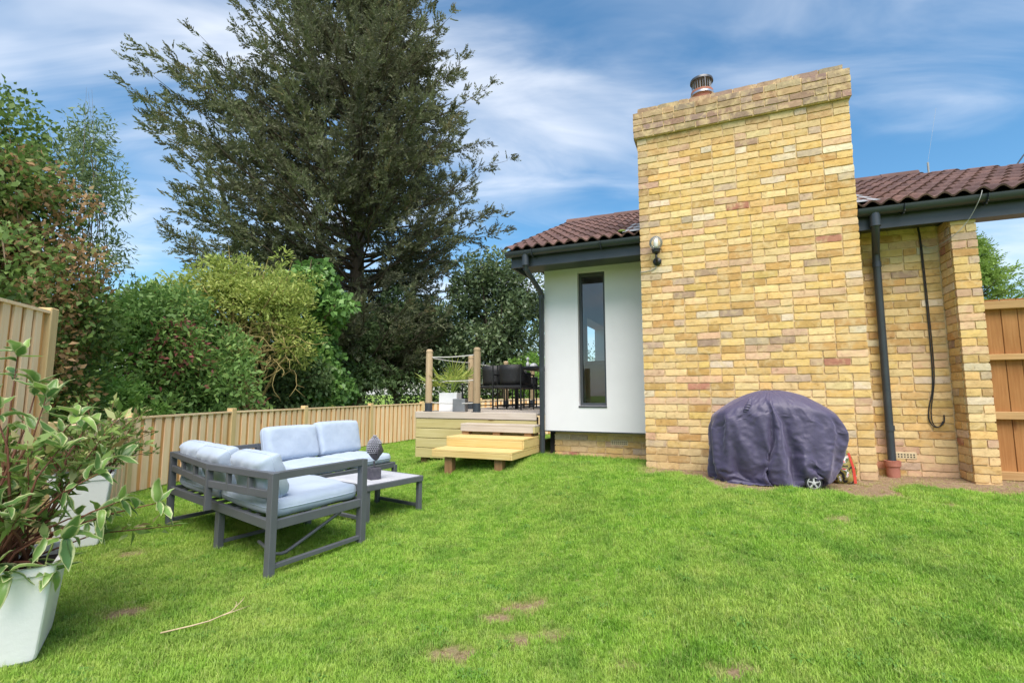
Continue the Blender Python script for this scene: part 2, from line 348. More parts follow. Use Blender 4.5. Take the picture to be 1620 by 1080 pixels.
# grass blades
m = bpy.data.materials.new('grass_blade'); m.use_nodes = True; nt = m.node_tree; b = nt.nodes['Principled BSDF']
p = pos(nt)
n_a = noise(nt, p, 1.3, 4, 0.55, 0.6); n_b = noise(nt, p, 5.5, 5, 0.65, 0.5); n_d = noise(nt, p, 2.6, 4, 0.6, 0.8); n_c = noise(nt, p, 34, 2, 0.6)
c = ramp(nt, n_b, [(0.28, (0.15, 0.34, 0.032)), (0.48, (0.28, 0.50, 0.058)), (0.68, (0.43, 0.60, 0.11))])
c = mixc(nt, ramp(nt, n_a, [(0.45, (0, 0, 0)), (0.70, (0.55, 0.55, 0.55))]), c, (0.46, 0.56, 0.13))
c = mixc(nt, ramp(nt, n_c, [(0.55, (0, 0, 0)), (0.75, (0.5, 0.5, 0.5))]), c, (0.54, 0.62, 0.30))
c = mixc(nt, ramp(nt, n_d, [(0.50, (0, 0, 0)), (0.68, (0.55, 0.55, 0.55))]), c, (0.12, 0.28, 0.04))
at = nt.nodes.new('ShaderNodeAttribute'); at.attribute_name = 'dry'; at.attribute_type = 'INSTANCER'
c = mixc(nt, at.outputs['Fac'], c, (0.55, 0.47, 0.22))
nt.links.new(c, b.inputs['Base Color']); b.inputs['Roughness'].default_value = 0.6; b.inputs['Specular IOR Level'].default_value = 0.25
t = nt.nodes.new('ShaderNodeBsdfTranslucent'); nt.links.new(c, t.inputs[0])
mx = nt.nodes.new('ShaderNodeMixShader'); mx.inputs[0].default_value = 0.42
nt.links.new(b.outputs[0], mx.inputs[1]); nt.links.new(t.outputs[0], mx.inputs[2]); nt.links.new(mx.outputs[0], nt.nodes['Material Output'].inputs[0])
MATS['grass_blade'] = m

# ------------------------------------------------------------------ object helpers
def tag(o, label=None, cat=None, group=None, kind=None):
    if label: o['label'] = label
    if cat: o['category'] = cat
    if group: o['group'] = group
    if kind: o['kind'] = kind
    return o
def thing(name, label, cat, loc=(0, 0, 0), rotz=0.0, group=None):
    o = bpy.data.objects.new(name, None); COL.objects.link(o)
    o.empty_display_size = 0.1
    o.location = loc; o.rotation_euler = (0, 0, rotz)
    return tag(o, label, cat, group)
def link(name, me, parent=None, loc=None, rot=None, scale=None):
    o = bpy.data.objects.new(name, me); COL.objects.link(o)
    if parent is not None: o.parent = parent
    if loc is not None: o.location = loc
    if rot is not None: o.rotation_euler = rot
    if scale is not None: o.scale = scale
    return o
def copy_tree(o, parent=None):
    c = o.copy(); COL.objects.link(c); c.parent = parent
    for ch in list(o.children): copy_tree(ch, c)
    return c

class MB:
    """collects shapes; build() links them as one mesh object"""
    def __init__(self, off=(0, 0, 0)): self.v = []; self.f = []; self.off = Vector(off)
    def add(self, vs, fs):
        n = len(self.v); self.v += [Vector(q) - self.off for q in vs]; self.f += [tuple(i + n for i in q) for q in fs]
        return self
    def box(self, a, b):
        x0, y0, z0 = a; x1, y1, z1 = b
        return self.add([(x0, y0, z0), (x1, y0, z0), (x1, y1, z0), (x0, y1, z0), (x0, y0, z1), (x1, y0, z1), (x1, y1, z1), (x0, y1, z1)],
                        [(0, 3, 2, 1), (4, 5, 6, 7), (0, 1, 5, 4), (1, 2, 6, 5), (2, 3, 7, 6), (3, 0, 4, 7)])
    def bar(self, p, q, wd, hg, up=(0, 0, 1), c=0.0):
        """beam of width wd and height hg from p to q"""
        p = Vector(p); q = Vector(q); d = (q - p).normalized(); up = Vector(up)
        s = d.cross(up)
        if s.length < 1e-4: s = d.cross(Vector((1, 0, 0)))
        s.normalize(); u2 = s.cross(d).normalized()
        vs = []
        for e in (p, q):
            for a_, b_ in ((-1, -1), (1, -1), (1, 1), (-1, 1)): vs.append(e + s * a_ * wd / 2 + u2 * b_ * hg / 2)
        return self.add(vs, [(0, 1, 2, 3), (7, 6, 5, 4), (0, 4, 5, 1), (1, 5, 6, 2), (2, 6, 7, 3), (3, 7, 4, 0)])
    def tube(self, pts, r, seg=8, cap=True):
        pts = [Vector(p) for p in pts]; n = len(pts)
        rs = r if isinstance(r, (list, tuple)) else [r] * n
        vs = []; fs = []; prev = None
        for i, p in enumerate(pts):
            d = (pts[min(i + 1, n - 1)] - pts[max(i - 1, 0)]).normalized()
            if prev is None:
                s = d.cross(Vector((0, 0, 1)))
                if s.length < 1e-3: s = d.cross(Vector((1, 0, 0)))
            else: s = prev - d * prev.dot(d)
            s.normalize(); prev = s; t = d.cross(s)
            for k in range(seg):
                a_ = 2 * PI * k / seg; vs.append(p + (s * math.cos(a_) + t * math.sin(a_)) * rs[i])
        for i in range(n - 1):
            for k in range(seg):
                k2 = (k + 1) % seg; fs.append((i * seg + k, i * seg + k2, (i + 1) * seg + k2, (i + 1) * seg + k))
        if cap: fs.append(tuple(range(seg))[::-1]); fs.append(tuple((n - 1) * seg + k for k in range(seg)))
        return self.add(vs, fs)
    def lathe(self, prof, c=(0, 0, 0), seg=20):
        vs = []; fs = []; n = len(prof); c = Vector(c)
        for r_, z in prof:
            for k in range(seg):
                a_ = 2 * PI * k / seg; vs.append(c + Vector((r_ * math.cos(a_), r_ * math.sin(a_), z)))
        for i in range(n - 1):
            for k in range(seg):
                k2 = (k + 1) % seg; fs.append((i * seg + k, i * seg + k2, (i + 1) * seg + k2, (i + 1) * seg + k))
        fs.append(tuple(range(seg))[::-1]); fs.append(tuple((n - 1) * seg + k for k in range(seg)))
        return self.add(vs, fs)
    def mesh(self, name, mat, smooth=False, bevel=0.0, bseg=1, autosm=None):
        me = bpy.data.meshes.new(name)
        me.from_pydata([tuple(q) for q in self.v], [], self.f)
        if bevel:
            bm = bmesh.new(); bm.from_mesh(me)
            bmesh.ops.bevel(bm, geom=bm.edges[:], offset=bevel, segments=bseg, affect='EDGES', clamp_overlap=True)
            bm.to_mesh(me); bm.free()
        me.materials.append(MATS[mat] if isinstance(mat, str) else mat)
        if smooth:
            me.polygons.foreach_set('use_smooth', [True] * len(me.polygons))
            if autosm:
                try: me.set_sharp_from_angle(angle=autosm)
                except Exception: pass
        me.update()
        return me
    def build(self, name, mat, parent=None, **k):
        return link(name, self.mesh(name, mat, **k), parent)

def np_mesh(name, verts, quads, mat, attrs=None, tris=False, smooth=False):
    """verts (n,3), quads (m,k) as arrays"""
    me = bpy.data.meshes.new(name); k = quads.shape[1]
    me.vertices.add(len(verts)); me.vertices.foreach_set('co', np.ascontiguousarray(verts, np.float32).ravel())
    me.loops.add(quads.size); me.loops.foreach_set('vertex_index', np.ascontiguousarray(quads, np.int32).ravel())
    me.polygons.add(len(quads)); me.polygons.foreach_set('loop_start', np.arange(0, quads.size, k, dtype=np.int32))
    if smooth: me.polygons.foreach_set('use_smooth', np.ones(len(quads), bool))
    for an, (typ, arr) in (attrs or {}).items():
        at = me.attributes.new(an, typ, 'POINT')
        at.data.foreach_set('color' if typ == 'FLOAT_COLOR' else 'value', np.ascontiguousarray(arr, np.float32).ravel())
    me.materials.append(MATS[mat]); me.update(calc_edges=True); me.validate()
    return me

def unit(a): return a / np.maximum(np.linalg.norm(a, axis=-1, keepdims=True), 1e-9)
def leaves_mesh(name, P, D, ln, wd, mat, var=None, fold=0.25, nrm=None):
    """one kite-shaped leaf per point: P base, D direction, ln length, wd width"""
    n = len(P); D = unit(D)
    if nrm is None: nrm = RNG.normal(size=(n, 3)) + np.array([0, 0, 0.9])
    S = unit(np.cross(D, nrm)); U = np.cross(S, D)
    ln = np.broadcast_to(ln, (n,))[:, None]; wd = np.broadcast_to(wd, (n,))[:, None]
    V = np.empty((n, 4, 3))
    V[:, 0] = P; mid = P + D * ln * 0.45
    V[:, 1] = mid + S * wd / 2 + U * wd * fold; V[:, 2] = P + D * ln; V[:, 3] = mid - S * wd / 2 + U * wd * fold
    q = np.arange(n * 4).reshape(n, 4)
    if var is None: var = RNG.random(n)
    return np_mesh(name, V.reshape(-1, 3), q, mat, {'v': ('FLOAT', np.repeat(np.clip(var, 0, 1), 4))})

def clump_points(clumps, per, shell=0.55):
    """points spread through ellipsoidal clumps; denser near their skins. clumps: (x,y,z,rx,ry,rz)"""
    out = []; nor = []; cid = []
    tot = sum((c[3] * c[4] * c[5]) ** (2 / 3) for c in clumps)
    for i, c in enumerate(clumps):
        k = max(4, int(per * (c[3] * c[4] * c[5]) ** (2 / 3) / tot))
        d = unit(RNG.normal(size=(k, 3))); r = (shell + (1 - shell) * RNG.random(k) ** 0.6) * (1 + 0.12 * RNG.normal(size=k))
        out.append(np.array(c[:3]) + d * r[:, None] * np.array(c[3:])); nor.append(d); cid.append(np.full(k, i))
    return np.concatenate(out), np.concatenate(nor), np.concatenate(cid)

def sub_clumps(x, y, z, rx, ry, rz, n, rel=0.38, flat=0.8, lo=-0.75):
    """breaks one crown volume into n smaller clumps near its surface"""
    res = []
    for _ in range(n):
        d = RNG.normal(size=3); d /= np.linalg.norm(d)
        if d[2] < lo: d[2] = -d[2] * 0.3
        k = 0.45 + 0.5 * RNG.random() ** 0.5; e = rel * (0.6 + 0.8 * RNG.random())
        res.append((x + d[0] * rx * k, y + d[1] * ry * k, z + d[2] * rz * k, rx * e, ry * e, rz * e * flat))
    return res

def tree(name, label, cat, base, clumps, nleaf, ln, wd, leaf, bark='bark', trunk_r=0.12, limbs=10, group=None, droop=0.0, shade_var=True, twigs=0, twig_mat=None, crown='crown', outdir=0.6, var_bias=0.0, cvar=0.45):
    t = thing(name, label, cat, base, 0, group)
    bx, by, bz = base
    P, Nn, cid = clump_points(clumps, nleaf)
    D = Nn * outdir + RNG.normal(size=P.shape) * 0.7 + np.array([0, 0, -droop])
    cv = RNG.random(len(clumps)) * cvar
    var = cv[cid] + (1 - cvar) * RNG.random(len(P)) + var_bias
    l_ = ln * (0.6 + 0.8 * RNG.random(len(P)))
    link(crown, leaves_mesh(crown, P - np.array(base), D, l_, l_ * wd / ln, leaf, var), t)
    mb = MB(base)
    top = max(c[2] for c in clumps); cx = np.mean([c[0] for c in clumps]); cy = np.mean([c[1] for c in clumps])
    tp = Vector((cx, cy, bz + (top - bz) * 0.75))
    b0 = Vector(base) - Vector((0, 0, 0.15))
    pts = [b0.lerp(tp, k / 5) + Vector((random.uniform(-1, 1), random.uniform(-1, 1), 0)) * trunk_r * (0 if k == 0 else 0.8) for k in range(6)]
    mb.tube(pts, [trunk_r * (1 - 0.75 * k / 5) for k in range(6)], 8)
    mb.build('trunk', bark, t, smooth=True)
    mb = MB(base)
    order = sorted(range(len(clumps)), key=lambda i: -clumps[i][3])[:limbs]
    for i in order:
        c = Vector(clumps[i][:3]); k = random.uniform(0.25, 0.85); s = pts[0].lerp(pts[-1], k)
        m_ = s.lerp(c, 0.5) + Vector((random.uniform(-.15, .15), random.uniform(-.15, .15), random.uniform(-.05, .2)))
        mb.tube([s, m_, c, c + (c - m_) * 0.4], [trunk_r * 0.4, trunk_r * 0.27, trunk_r * 0.14, trunk_r * 0.04], 5, False)
    if mb.v: mb.build('limbs', twig_mat or bark, t, smooth=True)
    return t
def px(x, d): return (x - 810) / 780 * d
def pz(y, d): return 1.15 + (624 - y) / 780 * d

# ================================================================== the ground
def grid_axis(lo, hi, fine_lo, fine_hi, step):
    fine = np.arange(fine_lo, fine_hi + 1e-6, step)
    a_ = [fine_lo]; d = step
    while a_[-1] > lo: d *= 1.5; a_.append(a_[-1] - d)
    b_ = [fine_hi]; d = step
    while b_[-1] < hi: d *= 1.5; b_.append(b_[-1] + d)
    return np.concatenate([np.array(a_[1:][::-1]), fine, np.array(b_[1:])])
gx = grid_axis(-700, 700, -6.0, 6.0, 0.05); gy = grid_axis(-300, 1200, 0.4, 8.0, 0.05)
X, Y = np.meshgrid(gx, gy); Z = gh(X, Y)
BR = bare_at(X, Y)
nx, ny = len(gx), len(gy)
idx = np.arange(nx * ny).reshape(ny, nx)
q = np.stack([idx[:-1, :-1], idx[:-1, 1:], idx[1:, 1:], idx[1:, :-1]], -1).reshape(-1, 4)
me = np_mesh('lawn', np.stack([X, Y, Z], -1).reshape(-1, 3), q, 'lawn_soil', {'bare': ('FLOAT', BR.ravel())}, smooth=True)
lawn = link('lawn', me); tag(lawn, 'green lawn worn to bare soil in places', None, None, 'structure')

# ================================================================== the house
house = thing('house', 'single storey house with yellow brick chimney breast, white render and brown tiled roof', 'house', HO, -A)
# --- masonry cores that the mortar joints show
CH_W = 2.055; Z0 = 0.373 - 0.075 * 5; NC = 54                      # courses from below ground
def core(name, boxes, mat='mortar', parent=house):
    mb = MB()
    for a_, b_ in boxes: mb.box(a_, b_)
    return mb.build(name, mat, parent)
GAP = 0.0125
chim = core('chimney', [((GAP, GAP, -0.1), (CH_W - GAP, 1.0, 4.048)), ((-0.036 + GAP, -0.036 + GAP, 4.05), (CH_W + 0.020 - GAP, 1.0, 4.35)), ((0.012 + GAP, 0.012 + GAP, 4.35), (CH_W - 0.03 - GAP, 0.96, 4.415))])
basew = core('plinth_wall', [((-1.28 + GAP, 0.79 + GAP, -0.1), (0.02, 0.99, 0.664))])
sidew = core('side_wall', [((CH_W - 0.03, 0.46 + GAP, -0.1), (2.83, 0.68, 2.86))])
pier = core('pier', [((2.79 + GAP, 0.17 + GAP, -0.1), (2.985 - GAP, 0.66, 2.79))])

# --- bricks
def brick_variant(wd, seed):
    """unit brick face, wd wide, 65 mm high, standing 35 mm into the joint, worn edges"""
    r = random.Random(seed); nxs = 5 if wd > 0.15 else 3; h = 0.0640
    bm = bmesh.new(); grid = []
    for j in range(3):
        row = []
        for i in range(nxs):
            x = -wd / 2 + wd * i / (nxs - 1); z = -h / 2 + h * j / 2
            ed = (i in (0, nxs - 1)) + (j in (0, 2))
            y = 0.0008 * ed + r.uniform(0, 0.0018)
            if ed: x += r.uniform(-0.0035, 0.0025); z += r.uniform(-0.004, 0.003)
            row.append(bm.verts.new((x, y, z)))
        grid.append(row)
    for j in range(2):
        for i in range(nxs - 1): bm.faces.new((grid[j][i], grid[j][i + 1], grid[j + 1][i + 1], grid[j + 1][i]))
    bl = [v for v in grid[0]] + [grid[1][-1]] + grid[2][::-1] + [grid[1][0]]
    back = [bm.verts.new((v.co.x * 1.0, 0.036, v.co.z)) for v in bl]
    for i in range(len(bl)):
        k = (i + 1) % len(bl); bm.faces.new((bl[k], bl[i], back[i], back[k]))
    me = bpy.data.meshes.new('brick'); bm.to_mesh(me); bm.free(); me.materials.append(MATS['brick_single']); return me
STR = [brick_variant(0.2165, 10 + k) for k in range(9)]
HDR = [brick_variant(0.1035, 50 + k) for k in range(5)]
PAL = [((0.66, 0.44, 0.165), 32), ((0.60, 0.385, 0.125), 22), ((0.70, 0.51, 0.25), 26), ((0.48, 0.275, 0.085), 12), ((0.62, 0.40, 0.25), 10), ((0.52, 0.33, 0.22), 5), ((0.46, 0.35, 0.25), 5), ((0.68, 0.56, 0.42), 5), ((0.40, 0.155, 0.105), 1.0), ((0.32, 0.21, 0.16), 1.5)]
PALW = sum(q[1] for q in PAL)
def brick_col(s, z, weath):
    k = random.uniform(0, PALW)
    for c, wgt in PAL:
        k -= wgt
        if k <= 0: break
    c = [v * 0.87 + 0.13 * gv for v, gv in zip(c, (0.62, 0.49, 0.32))]
    j = random.uniform(0.9, 1.1)
    c = [min(0.8, v * j * random.uniform(0.96, 1.04)) for v in c]
    if weath > 0:                       # grey weathering at the exposed top and corner
        gcol = (0.27, 0.20, 0.155)
        c = [v * (1 - weath) + gv * weath * random.uniform(0.9, 1.12) for v, gv in zip(c, gcol)]
    return c
bricks = []                             # (parent, x, y, z, rotz, mesh, scale_x, colour)
def lay(parent, s0, s1, face, z0, nrow, axis='x', sgn=1, shrink_top=None, weather=None, shift=0):
    """courses along x at y=face (axis x) or along y at x=face (axis y)"""
    for r_ in range(nrow):
        zc = z0 + 0.075 * r_ + 0.0375
        cuts = []; x = s0
        ph = (r_ + shift) % 2; k = random.randrange(4)
        first = 0.1125 if ph else 0.225
        run = [first]; k0 = 0
        while sum(run) < (s1 - s0):
            k0 += 1
            run.append(0.1125 if (k0 + k) % 5 == 0 else 0.225)
        tot = s1 - s0; run[-1] -= sum(run) - tot
        if run[-1] < 0.06 and len(run) > 1: run[-2] += run[-1]; run.pop()
        for wd in run:
            c = x + wd / 2; x += wd
            hdr = wd < 0.16
            me_ = random.choice(HDR if hdr else STR); sx = (wd - 0.0115) / (0.1035 if hdr else 0.2165)
            wt = weather(c, zc) if weather else 0
            j = random.uniform(-0.0025, 0.0015)
            if axis == 'x': bricks.append((parent, c, face + j, zc, 0, me_, sx, brick_col(c, zc, wt)))
            else: bricks.append((parent, face - sgn * j, c, zc, (PI / 2 if sgn > 0 else -PI / 2), me_, sx, brick_col(c, zc, wt)))
def wch(s, z):
    a_ = 0.95 if z > 4.05 else max(0.0, min(0.6, (z - 3.72) / 0.6))
    e = max(0.0, 0.75 * (1 - s / 0.22)) * min(1, max(0, (z - 1.9) / 1.2))
    lowb = 0.35 if z < 0.62 else 0
    return min(0.95, max(a_, e, lowb) * random.uniform(0.7, 1.1))
lay(chim, 0, CH_W, 0.0, Z0, 54, weather=wch)
lay(chim, -0.036, CH_W + 0.020, -0.036, 4.05, 4, weather=wch)
lay(chim, 0.012, CH_W - 0.03, 0.012, 4.35, 1, weather=wch)
lay(chim, 0.04, 0.98, 0.0, Z0, 54, 'y', -1, weather=lambda s, z: 0.4)
lay(chim, -0.0, 0.98, -0.036, 4.05, 4, 'y', -1, weather=lambda s, z: 0.8)
lay(chim, 0.04, 0.98, CH_W, Z0, 54, 'y', 1, weather=lambda s, z: 0.2)
lay(basew, -1.28, 0.0, 0.79, 0.64 - 0.075 * 8, 8, shift=1, weather=lambda s, z: 0.25 * random.random())
lay(sidew, CH_W, 2.79, 0.46, Z0 - 0.02, 38, weather=lambda s, z: 0.12 * random.random())
def wpi(s, z): return 0.35 * random.random() if z < 1.5 else 0.1 * random.random()
lay(pier, 2.79, 2.985, 0.17, Z0 + 0.01, 37, weather=wpi)
lay(pier, 0.21, 0.46, 2.79, Z0 + 0.01, 37, 'y', -1, weather=wpi)
lay(pier, 0.21, 0.62, 2.985, Z0 + 0.01, 37, 'y', 1, weather=wpi)
HM = Matrix.Translation(HO) @ Matrix.Rotation(-A, 4, 'Z')
def vis_key(bk):
    pw = HM @ Vector(bk[1:4]); d = (pw - EYE).length
    face_cam = (bk[4] == 0) or (bk[0] is pier and bk[4] < 0)
    if not face_cam or bk[3] < 0.36 or pw.x / max(pw.y, 0.1) > 810 / 780 + 0.02: return 1e9
    if bk[0] is chim and 0.66 < bk[1] < 1.72 and bk[3] < 1.15: return 1e9
    return d / (0.7 if bk[5] in HDR else 1.0) * 1.0
order = sorted(range(len(bricks)), key=lambda i: vis_key(bricks[i]))
single = set(order[:300])
for i in order[:300]:
    pr, x, y, z, rz, me_, sx, c = bricks[i]
    o = link('brick', me_, pr, (x, y, z), (random.uniform(-.012, .012), random.uniform(-.012, .012), rz), (sx, 1, 1)); o.color = (*c, 1)
cache = {}
VV, FF, CC = [], [], []; nv = 0
for i, (pr, x, y, z, rz, me_, sx, c) in enumerate(bricks):
    if i in single: continue
    if me_.name not in cache:
        cache[me_.name] = (np.array([v.co[:] for v in me_.vertices]), [tuple(f.vertices) for f in me_.polygons])
    v, fs = cache[me_.name]
    ca, sa = math.cos(rz), math.sin(rz); tl = random.uniform(-.012, .012)
    vx = v[:, 0] * sx; vz = v[:, 2] + vx * tl
    VV.append(np.stack([vx * ca - v[:, 1] * sa + x, vx * sa + v[:, 1] * ca + y, vz + z], -1))
    FF += [tuple(k + nv for k in f) for f in fs]; nv += len(v); CC.append(np.tile([*c, 1.0], (len(v), 1)))
me = bpy.data.meshes.new('brickwork'); me.from_pydata(np.concatenate(VV).tolist(), [], FF)
at = me.attributes.new('col', 'FLOAT_COLOR', 'POINT'); at.data.foreach_set('color', np.concatenate(CC).astype(np.float32).ravel())
me.materials.append(MATS['brick_joined'])
bw = link('brickwork', me, house); bw['kind'] = 'stuff'

# --- chimney top
fl = MB().box((0.10, 0.10, 4.41), (CH_W - 0.12, 0.86, 4.445)).build('flaunching', 'mortar', chim, bevel=0.012)
pot = MB().lathe([(0.115, 4.42), (0.12, 4.52), (0.105, 4.56), (0.108, 4.74), (0.122, 4.75), (0.122, 4.775), (0.10, 4.78)], (0.71, 0.35, -0.12), 24).build('chimney_pot', 'terracotta', house, smooth=True, autosm=0.6)
mb = MB(); mb.lathe([(0.126, 4.72), (0.13, 4.72), (0.13, 4.742), (0.126, 4.742)], (0.71, 0.35, -0.12), 24); mb.lathe([(0.126, 4.60), (0.129, 4.60), (0.129, 4.617), (0.126, 4.617)], (0.71, 0.35, -0.12), 24); mb.build('clamp_band', 'steel', pot, smooth=True, autosm=0.6)
mb = MB()
for k in range(22):
    a_ = 2 * PI * k / 22; mb.tube([(0.71 + 0.098 * math.cos(a_), 0.35 + 0.098 * math.sin(a_), 4.65), (0.71 + 0.105 * math.cos(a_), 0.35 + 0.105 * math.sin(a_), 4.785)], 0.0035, 5)
for k in range(3):
    a_ = 2 * PI * k / 3 - 1.2; mb.bar((0.71 + 0.112 * math.cos(a_), 0.35 + 0.112 * math.sin(a_), 4.64), (0.71 + 0.112 * math.cos(a_), 0.35 + 0.112 * math.sin(a_), 4.79), 0.03, 0.004)
mb.build('cowl_cage', 'galvanised', pot)
MB().lathe([(0.0, 4.955), (0.06, 4.945), (0.125, 4.92), (0.128, 4.90), (0.128, 4.893), (0.12, 4.905), (0.0, 4.915)][::-1], (0.71, 0.35, -0.12), 28).build('cowl_lid', 'cowl_metal', pot, smooth=True, autosm=0.7)

# --- rendered wall with its tall window opening
RF = 0.66; wl, wr, wb_, wt_ = -0.905, -0.548, 1.01, 2.738
mb = MB()
for a_, b_ in (((-1.362, RF, 0.69), (wl, 0.98, 2.84)), ((wr, RF, 0.69), (0.02, 0.98, 2.84)), ((wl, RF, 0.69), (wr, 0.98, wb_)), ((wl, RF, wt_), (wr, 0.98, 2.84))): mb.box(a_, b_)
rw = mb.build('render_wall', 'render_white', house)
bm = bmesh.new(); bm.from_mesh(rw.data); bmesh.ops.remove_doubles(bm, verts=bm.verts, dist=0.0005); bm.to_mesh(rw.data); bm.free()
MB().box((-1.366, RF - 0.004, 0.676), (0.0, 0.80, 0.688)).build('bellcast_bead', 'anthracite', house)
win = thing('window', None, None); win.parent = house
del_keys = [k for k in win.keys()]
mb = MB(); ww = 0.035; yf0, yf1 = RF + 0.07, RF + 0.13
mb.box((wl, yf0, wb_), (wl + ww, yf1, wt_)); mb.box((wr - ww, yf0, wb_), (wr, yf1, wt_)); mb.box((wl + ww, yf0, wt_ - ww - 0.01), (wr - ww, yf1, wt_)); mb.box((wl + ww, yf0, wb_), (wr - ww, yf1, wb_ + ww))
mb.build('frame', 'window_grey', win)
MB().box((wl - 0.003, RF - 0.012, wb_ - 0.022), (wr + 0.003, yf0 + 0.01, wb_ - 0.001)).build('sill', 'window_grey', win, bevel=0.003)
MB().box((wl + ww - 0.002, RF + 0.098, wb_ + ww - 0.002), (wr - ww + 0.002, RF + 0.102, wt_ - ww - 0.008)).build('pane', 'window_glass', win)
# --- the room behind it
mb = MB()
mb.box((-1.362, 0.985, 0.0), (-1.12, 2.0, 2.84)); mb.box((-1.362, 3.5, 0.0), (-1.12, 6.0, 2.84)); mb.box((-1.362, 2.0, 2.35), (-1.12, 3.5, 2.84)); mb.box((-1.362, 2.0, 0.0), (-1.12, 3.5, 0.9))
mb.box((-1.362, 6.0, 0.0), (-0.9, 6.2, 2.84)); mb.box((0.3, 6.0, 0.0), (2.95, 6.2, 2.84)); mb.box((-0.9, 6.0, 2.5), (0.3, 6.2, 2.84))
mb.box((2.75, 0.70, 0.0), (2.95, 6.0, 2.84)); mb.box((0.6, 1.02, 0.0), (2.04, 1.2, 2.84))
mb.build('inner_wall', 'plaster', house)
MB().box((-1.36, 1.0, 0.80), (2.74, 6.0, 0.90)).build('inner_floor', 'floor_wood', house)
MB().box((-1.30, 0.99, 2.845), (2.90, 5.6, 2.88)).build('ceiling', 'plaster', house)
mb = MB(); mb.box((-1.10, 1.02, 0.9), (-0.30, 1.36, 1.56)); mb.box((-1.11, 1.01, 1.562), (-0.29, 1.38, 1.60))
for k in range(3): mb.box((-1.08 + k * 0.265, 1.008, 0.98), (-0.835 + k * 0.265, 1.019, 1.52))
sofa_in = mb.build('cabinet', 'brown_leather', None, bevel=0.006, bseg=2)
sofa_in.location = HO; sofa_in.rotation_euler = (0, 0, -A); tag(sofa_in, 'brown wooden cabinet indoors behind the tall narrow window', 'cabinet')

# --- roof
RP = math.atan2(4.27 - 2.945, 2.93); ZE = 2.945
def roof_pt(s, d, h=0.0):
    """point on the front slope: d metres up from the eaves at y=0.06, h above the battens"""
    return Vector((s, 0.06 + d * math.cos(RP) - h * math.sin(RP), ZE + d * math.sin(RP) + h * math.cos(RP)))
roof = MB()
def slab(s0, s1, d0, d1, h0=-0.06, h1=-0.005): 
    vs = [roof_pt(s, d, h) for h in (h0, h1) for s, d in ((s0, d0), (s1, d0), (s1, d1), (s0, d1))]
    roof.add(vs, [(0, 3, 2, 1), (4, 5, 6, 7), (0, 1, 5, 4), (1, 2, 6, 5), (2, 3, 7, 6), (3, 0, 4, 7)])
slab(-1.66, 3.44, 0.05, 3.2)
vs = [roof_pt(s, d, h) for h in (-0.06, -0.005) for s, d in ((3.44, 0.05), (6.2, 0.05), (3.46, 3.2))]
roof.add(vs, [(0, 2, 1), (3, 4, 5), (0, 1, 4, 3), (1, 2, 5, 4), (2, 0, 3, 5)])
yb = 0.06 + 3.2 * math.cos(RP)
roof.add([(-1.66, yb, 4.27), (3.44, yb, 4.27), (3.44, 5.95, 2.95), (-1.66, 5.95, 2.95), (-1.66, yb, 4.22), (3.44, yb, 4.22), (3.44, 5.95, 2.90), (-1.66, 5.95, 2.90)], [(0, 1, 2, 3), (7, 6, 5, 4), (1, 0, 4, 5), (2, 1, 5, 6), (3, 2, 6, 7), (0, 3, 7, 4)])
roof.add([(-1.55, 0.6, 2.9), (-1.55, yb, 4.2), (-1.55, 5.7, 2.9), (-1.50, 0.6, 2.9), (-1.50, yb, 4.2), (-1.50, 5.7, 2.9)], [(0, 1, 2), (5, 4, 3), (0, 3, 4, 1), (1, 4, 5, 2), (2, 5, 3, 0)])
roofo = roof.build('roof', 'dark_void', house)
# pantile: two rolls wide, 0.272 cover, 0.36 long
TC = 0.272; TG = 0.315
def tile_mesh():
    n = 16; vs = []; fs = []
    prof = []
    for i in range(n + 1):
        x = i / n * (TC + 0.012); ph = x / (TC / 2) * 2 * PI
        prof.append((x, 0.021 * (0.5 - 0.5 * math.cos(ph)) ** 0.85 * 2))
    for d, lift in ((0.0, 0.020), (0.05, 0.018), (0.37, 0.0)):
        for x, h in prof: vs.append((x, d, h + lift))
    for x, h in prof: vs.append((x, 0.001, h + 0.020 - 0.017))
    m_ = n + 1
    for r_ in range(2):
        for i in range(n): fs.append((r_ * m_ + i, r_ * m_ + i + 1, (r_ + 1) * m_ + i + 1, (r_ + 1) * m_ + i))
    for i in range(n): fs.append((3 * m_ + i, 3 * m_ + i + 1, i + 1, i))
    me = bpy.data.meshes.new('roof_tile'); me.from_pydata(vs, [], fs); me.materials.append(MATS['roof_tile'])
    me.polygons.foreach_set('use_smooth', [True] * len(me.polygons)); me.set_sharp_from_angle(angle=0.7); return me
TILE = tile_mesh()
ncol = int((3.44 + 1.70) / TC)
for r_ in range(10):
    d0 = -0.03 + r_ * TG
    for c_ in range(0, 30):
        s = -1.70 + c_ * TC
        lim = 3.44 if r_ >= 9 else 3.44 + (3.2 - d0 - TG) * 0.80
        if s + TC * 0.6 > lim: continue
        if 0.1 < s < CH_W - 0.3 and d0 < 1.0: continue
        if d0 + 0.37 > 3.30: continue
        p_ = roof_pt(s, d0, random.uniform(0, 0.004))
        link('roof_tile', TILE, roofo, p_, (RP + random.uniform(-.006, .006), random.uniform(-.008, .008), random.uniform(-.008, .008)))
for k in range(12):
    s0 = -1.70 + k * 0.43
    n = 8; vs = []
    for s, rr in ((s0, 0.115), (s0 + 0.445, 0.105)):
        for i in range(n + 1):
            a_ = PI * i / n; vs.append((s, yb + rr * math.cos(a_), 4.245 + rr * 0.85 * math.sin(a_)))
    fs = [(i, i + 1, n + 2 + i, n + 1 + i) for i in range(n)] + [tuple(range(n + 1))]
    MB().add(vs, fs).build('ridge_tile', 'roof_tile', roofo, smooth=True, autosm=0.8)
